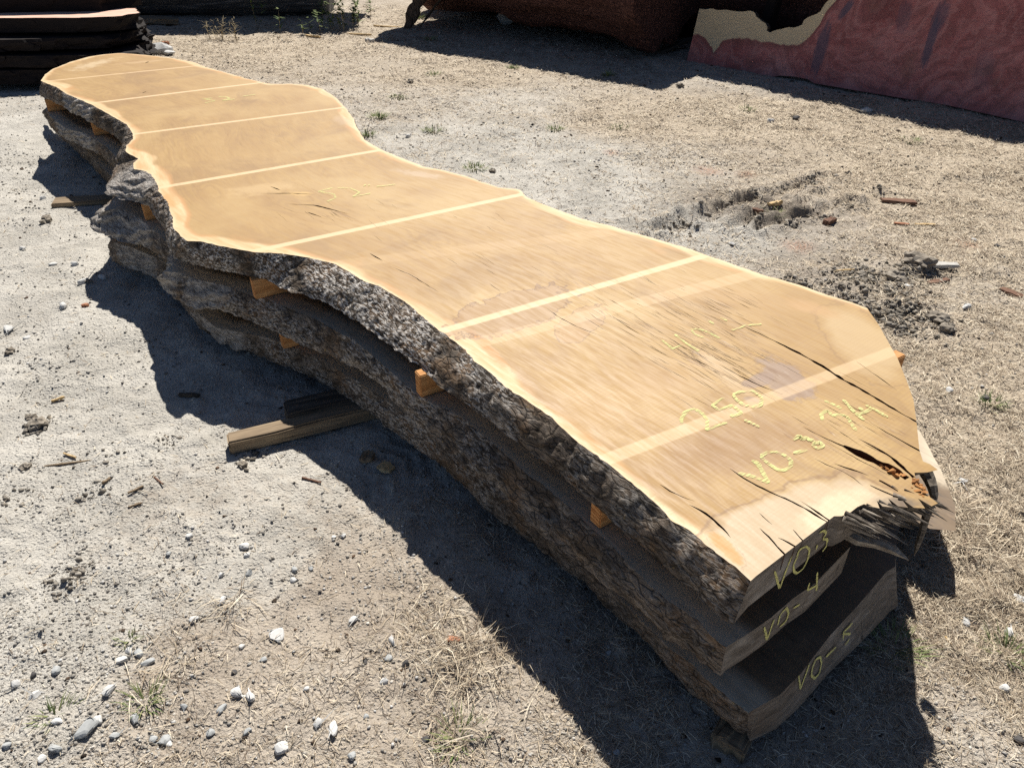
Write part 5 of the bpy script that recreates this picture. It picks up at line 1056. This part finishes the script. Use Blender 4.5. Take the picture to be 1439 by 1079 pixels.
# ------------------------------------------------------------------ ground cover (nobody could count it)
def scatter(n, fn, box=(-7, 7, .8, 13.5)):
    out = []
    while sum(map(len, out)) < n:
        k = 60000; yy = .85 * (12.7 / .85) ** RNG.random(k); xx = RNG.uniform(-.85, .85, k) * (yy * .9 + .75)
        P = np.stack([xx, yy], -1); px, py = proj(xx, yy, np.zeros(k)); keep = (px > -60) & (px < 1500) & (py > -20) & (py < 1140)
        P = P[keep]; pr = fn(P); out.append(P[RNG.random(len(P)) < pr])
    return np.concatenate(out)[:n]
def octas(P, sz, flat, name, m, sink=.25, jit=.32):
    N = len(P); b = np.array([[1, 0, 0], [0, 1, 0], [-1, 0, 0], [0, -1, 0], [0, 0, 1], [0, 0, -1], [.6, .6, .5], [-.6, .5, .45], [-.5, -.6, .5], [.55, -.55, .45]], float)
    fq = np.array([[0, 1, 6], [1, 2, 7], [2, 3, 8], [3, 0, 9], [4, 0, 6], [4, 6, 1], [4, 1, 7], [4, 7, 2], [4, 2, 8], [4, 8, 3], [4, 3, 9], [4, 9, 0], [0, 5, 1], [1, 5, 2], [2, 5, 3], [3, 5, 0]])
    a = RNG.uniform(0, 6.28, N); ca, sa = np.cos(a), np.sin(a); V = b[None] * (1 + RNG.uniform(-jit, jit, (N, 10, 3))); V = V * (sz[:, None, None] * np.stack([np.ones(N), RNG.uniform(.55, 1, N), RNG.uniform(flat * .7, flat * 1.2, N)], -1)[:, None])
    X = V[..., 0] * ca[:, None] - V[..., 1] * sa[:, None] + P[:, :1]; Y = V[..., 0] * sa[:, None] + V[..., 1] * ca[:, None] + P[:, 1:]
    Z = V[..., 2] + (gheight(P[:, 0], P[:, 1]) + sz * sink)[:, None]
    o = link(name, bigmesh(name, np.stack([X, Y, Z], -1).reshape(-1, 3), (fq[None] + (np.arange(N) * 10)[:, None, None]).reshape(-1, 3), False, {'v': np.repeat(RNG.random(N), 10)}, 3), m); return o
def m_v(name, st, sc=60, rough=.95):
    n = NT(name); v = n.attr('v'); c = n.ramp(v, st); c = n.mix(n.ss(n.noise(n.obj(), sc, 3), .35, .65, 0, .35), c, (.12, .1, .08)); return n.done(c, rough, None, .15)
gm = m_v('gravel_mix', [(0, (.13, .12, .11)), (.3, (.3, .28, .25)), (.7, (.42, .405, .375)), (1, (.62, .61, .59))])
def grav(P):
    a = gsamp(P[:, 0], P[:, 1]); return np.clip((.12 + .5 * sstep(.5, .9, .5 + .5 * fbm(P[:, 0] * 1.8, P[:, 1] * 1.8, s=60))) * (1.1 - .8 * a[:, 0]), .02, 1)
P = scatter(11000, grav); sz = (.0018 + .0052 * RNG.random(len(P)) ** 3) * (1 + .22 * np.maximum(P[:, 1] - 1.5, 0) ** .8)
tag(octas(P, sz, .7, 'gravel', gm), 'small gravel and grit strewn over the dust', None, None, 'stuff')
def near(P, spots):
    r = np.zeros(len(P))
    for c, rad, w in spots:
        p = W(*c); r = np.maximum(r, w * np.exp(-((P[:, 0] - p[0]) ** 2 + (P[:, 1] - p[1]) ** 2) / rad ** 2))
    return r
cm = m_v('clod_mix', [(0, (.10, .09, .075)), (.5, (.25, .225, .19)), (1, (.42, .385, .33))])
SPOTS = [((1180, 425), .22, 1), ((1130, 410), .14, .9), ((1235, 400), .2, 1), ((1290, 385), .12, 1), ((1265, 445), .16, .9), ((1320, 455), .1, .8), ((960, 312), .06, .7), ((1000, 300), .07, .8), ((1035, 288), .08, .9), ((1070, 276), .07, .8), ((1105, 266), .06, .7), ((1140, 255), .06, .7), ((1170, 248), .05, .6), ((1060, 312), .06, .6), ((1110, 315), .07, .7), ((1150, 305), .07, .8), ((1190, 290), .06, .7), ((1230, 272), .07, .7), ((50, 597), .05, .8), ((150, 640), .08, .3), ((225, 620), .05, .4), ((350, 640), .05, .5), ((130, 690), .05, .4), ((30, 700), .05, .4), ((950, 320), .12, .5), ((100, 810), .06, .3)]
DEN = lambda P: np.clip(near(P, SPOTS) ** 1.6 * (.3 + .9 * sstep(-.2, .6, fbm(P[:, 0] * 9, P[:, 1] * 9, s=61))), 0, 1)
P = scatter(6500, DEN); sz = (.0022 + .0105 * RNG.random(len(P)) ** 4) * (1 + .2 * np.maximum(P[:, 1] - 2, 0))
tag(octas(P, sz, .8, 'dirt_crumbs', cm, .1, .55), 'crumbled dark soil along the ruts and churned patches', None, None, 'stuff')
dm = m_v('dust_lumps', [(0, (.28, .255, .215)), (.5, (.48, .45, .4)), (1, (.64, .61, .55))], 90)
P = scatter(34000, lambda P: np.clip(.08 + .9 * sstep(-.25, .55, fbm(P[:, 0] * 3.1, P[:, 1] * 3.1, s=66)) * (1.05 - gsamp(P[:, 0], P[:, 1])[:, 0]), .03, 1))
sz = (.0015 + .0045 * RNG.random(len(P)) ** 3.5) * (1 + .22 * np.maximum(P[:, 1] - 1.5, 0) ** .9)
tag(octas(P, sz, .7, 'dust_lumps', dm, .0, .5), 'small lumps of dried dust over the bare ground', None, None, 'stuff')
# straw
def straw(N, dens, name, L0, L1, wid, m, label, up=.35):
    P = scatter(N, dens); N = len(P); yaw = RNG.uniform(0, 6.28, N); L = RNG.uniform(L0, L1, N) * (1 + .11 * P[:, 1]); w = wid * (.6 + .8 * RNG.random(N)) * (1 + .42 * np.maximum(P[:, 1] - 1.2, 0))
    el = np.abs(RNG.normal(0, up, N)); bend = RNG.normal(0, .35, N); d = np.stack([np.cos(yaw) * np.cos(el), np.sin(yaw) * np.cos(el), np.sin(el)], -1); s = np.stack([-np.sin(yaw), np.cos(yaw), np.zeros(N)], -1)
    base = np.stack([P[:, 0], P[:, 1], gheight(P[:, 0], P[:, 1]) + RNG.uniform(.0005, .006, N)], -1); V = []
    for f, ww in ((0, .8), (.5, 1), (1, .3)):
        c = base + d * (L * f)[:, None] + s * (bend * L * f * f)[:, None] - np.array([0, 0, 1]) * (np.sin(el) * L * f * f * .5)[:, None]
        V += [c - s * (w * ww / 2)[:, None] + np.array([0, 0, .0006]), c + s * (w * ww / 2)[:, None]]
    V = np.stack(V, 1).reshape(-1, 3); k = (np.arange(N) * 6)[:, None, None]; Q = (np.array([[0, 1, 3, 2], [2, 3, 5, 4]])[None] + k).reshape(-1, 4)
    o = link(name, bigmesh(name, V, Q, False, {'v': np.repeat(RNG.random(N), 6)}), m); tag(o, label, None, None, 'stuff')
def m_straw():
    n = NT('dry_straw'); c = n.ramp(n.attr('v'), [(0, (.11, .08, .06)), (.25, (.29, .225, .16)), (.6, (.5, .415, .30)), (.9, (.68, .59, .45)), (1, (.76, .69, .55))]); return n.done(c, .8, None, .3)
ms = m_straw()
def sd1(P):
    a = gsamp(P[:, 0], P[:, 1])[:, 0]; return np.clip(a ** 1.6 * (.35 + .9 * sstep(-.5, .6, fbm(P[:, 0] * 3.5, P[:, 1] * 3.5, s=70))), .01, 1)
straw(150000, sd1, 'dry_grass', .010, .036, .0014, ms, 'dry straw coloured grass lying over the yard')
straw(1500, lambda P: near(P, [((1360, 735), .1, 1), ((1380, 745), .08, 1), ((660, 925), .1, .4), ((1340, 770), .06, 1), ((325, 850), .05, .22), ((240, 950), .08, .12), ((640, 1030), .08, .12), ((600, 890), .1, .2)]), 'straw_clump', .03, .09, .0018, ms, 'loose heaps of longer dry straw', .45)

bm_ = m_v('bark_bits_mix', [(0, (.02, .015, .012)), (.5, (.06, .04, .028)), (1, (.16, .1, .065))], 80)
P = scatter(3000, lambda P: np.clip(.05 + .6 * gsamp(P[:, 0], P[:, 1])[:, 0] + .3 * (P[:, 1] > 4), 0, 1)); sz = (.002 + .008 * RNG.random(len(P)) ** 3) * (1 + .2 * np.maximum(P[:, 1] - 2, 0) ** .9)
tag(octas(P, sz, .45, 'bark_bits', bm_, .1, .5), 'dark bits of bark and chaff strewn over the yard', None, None, 'stuff')
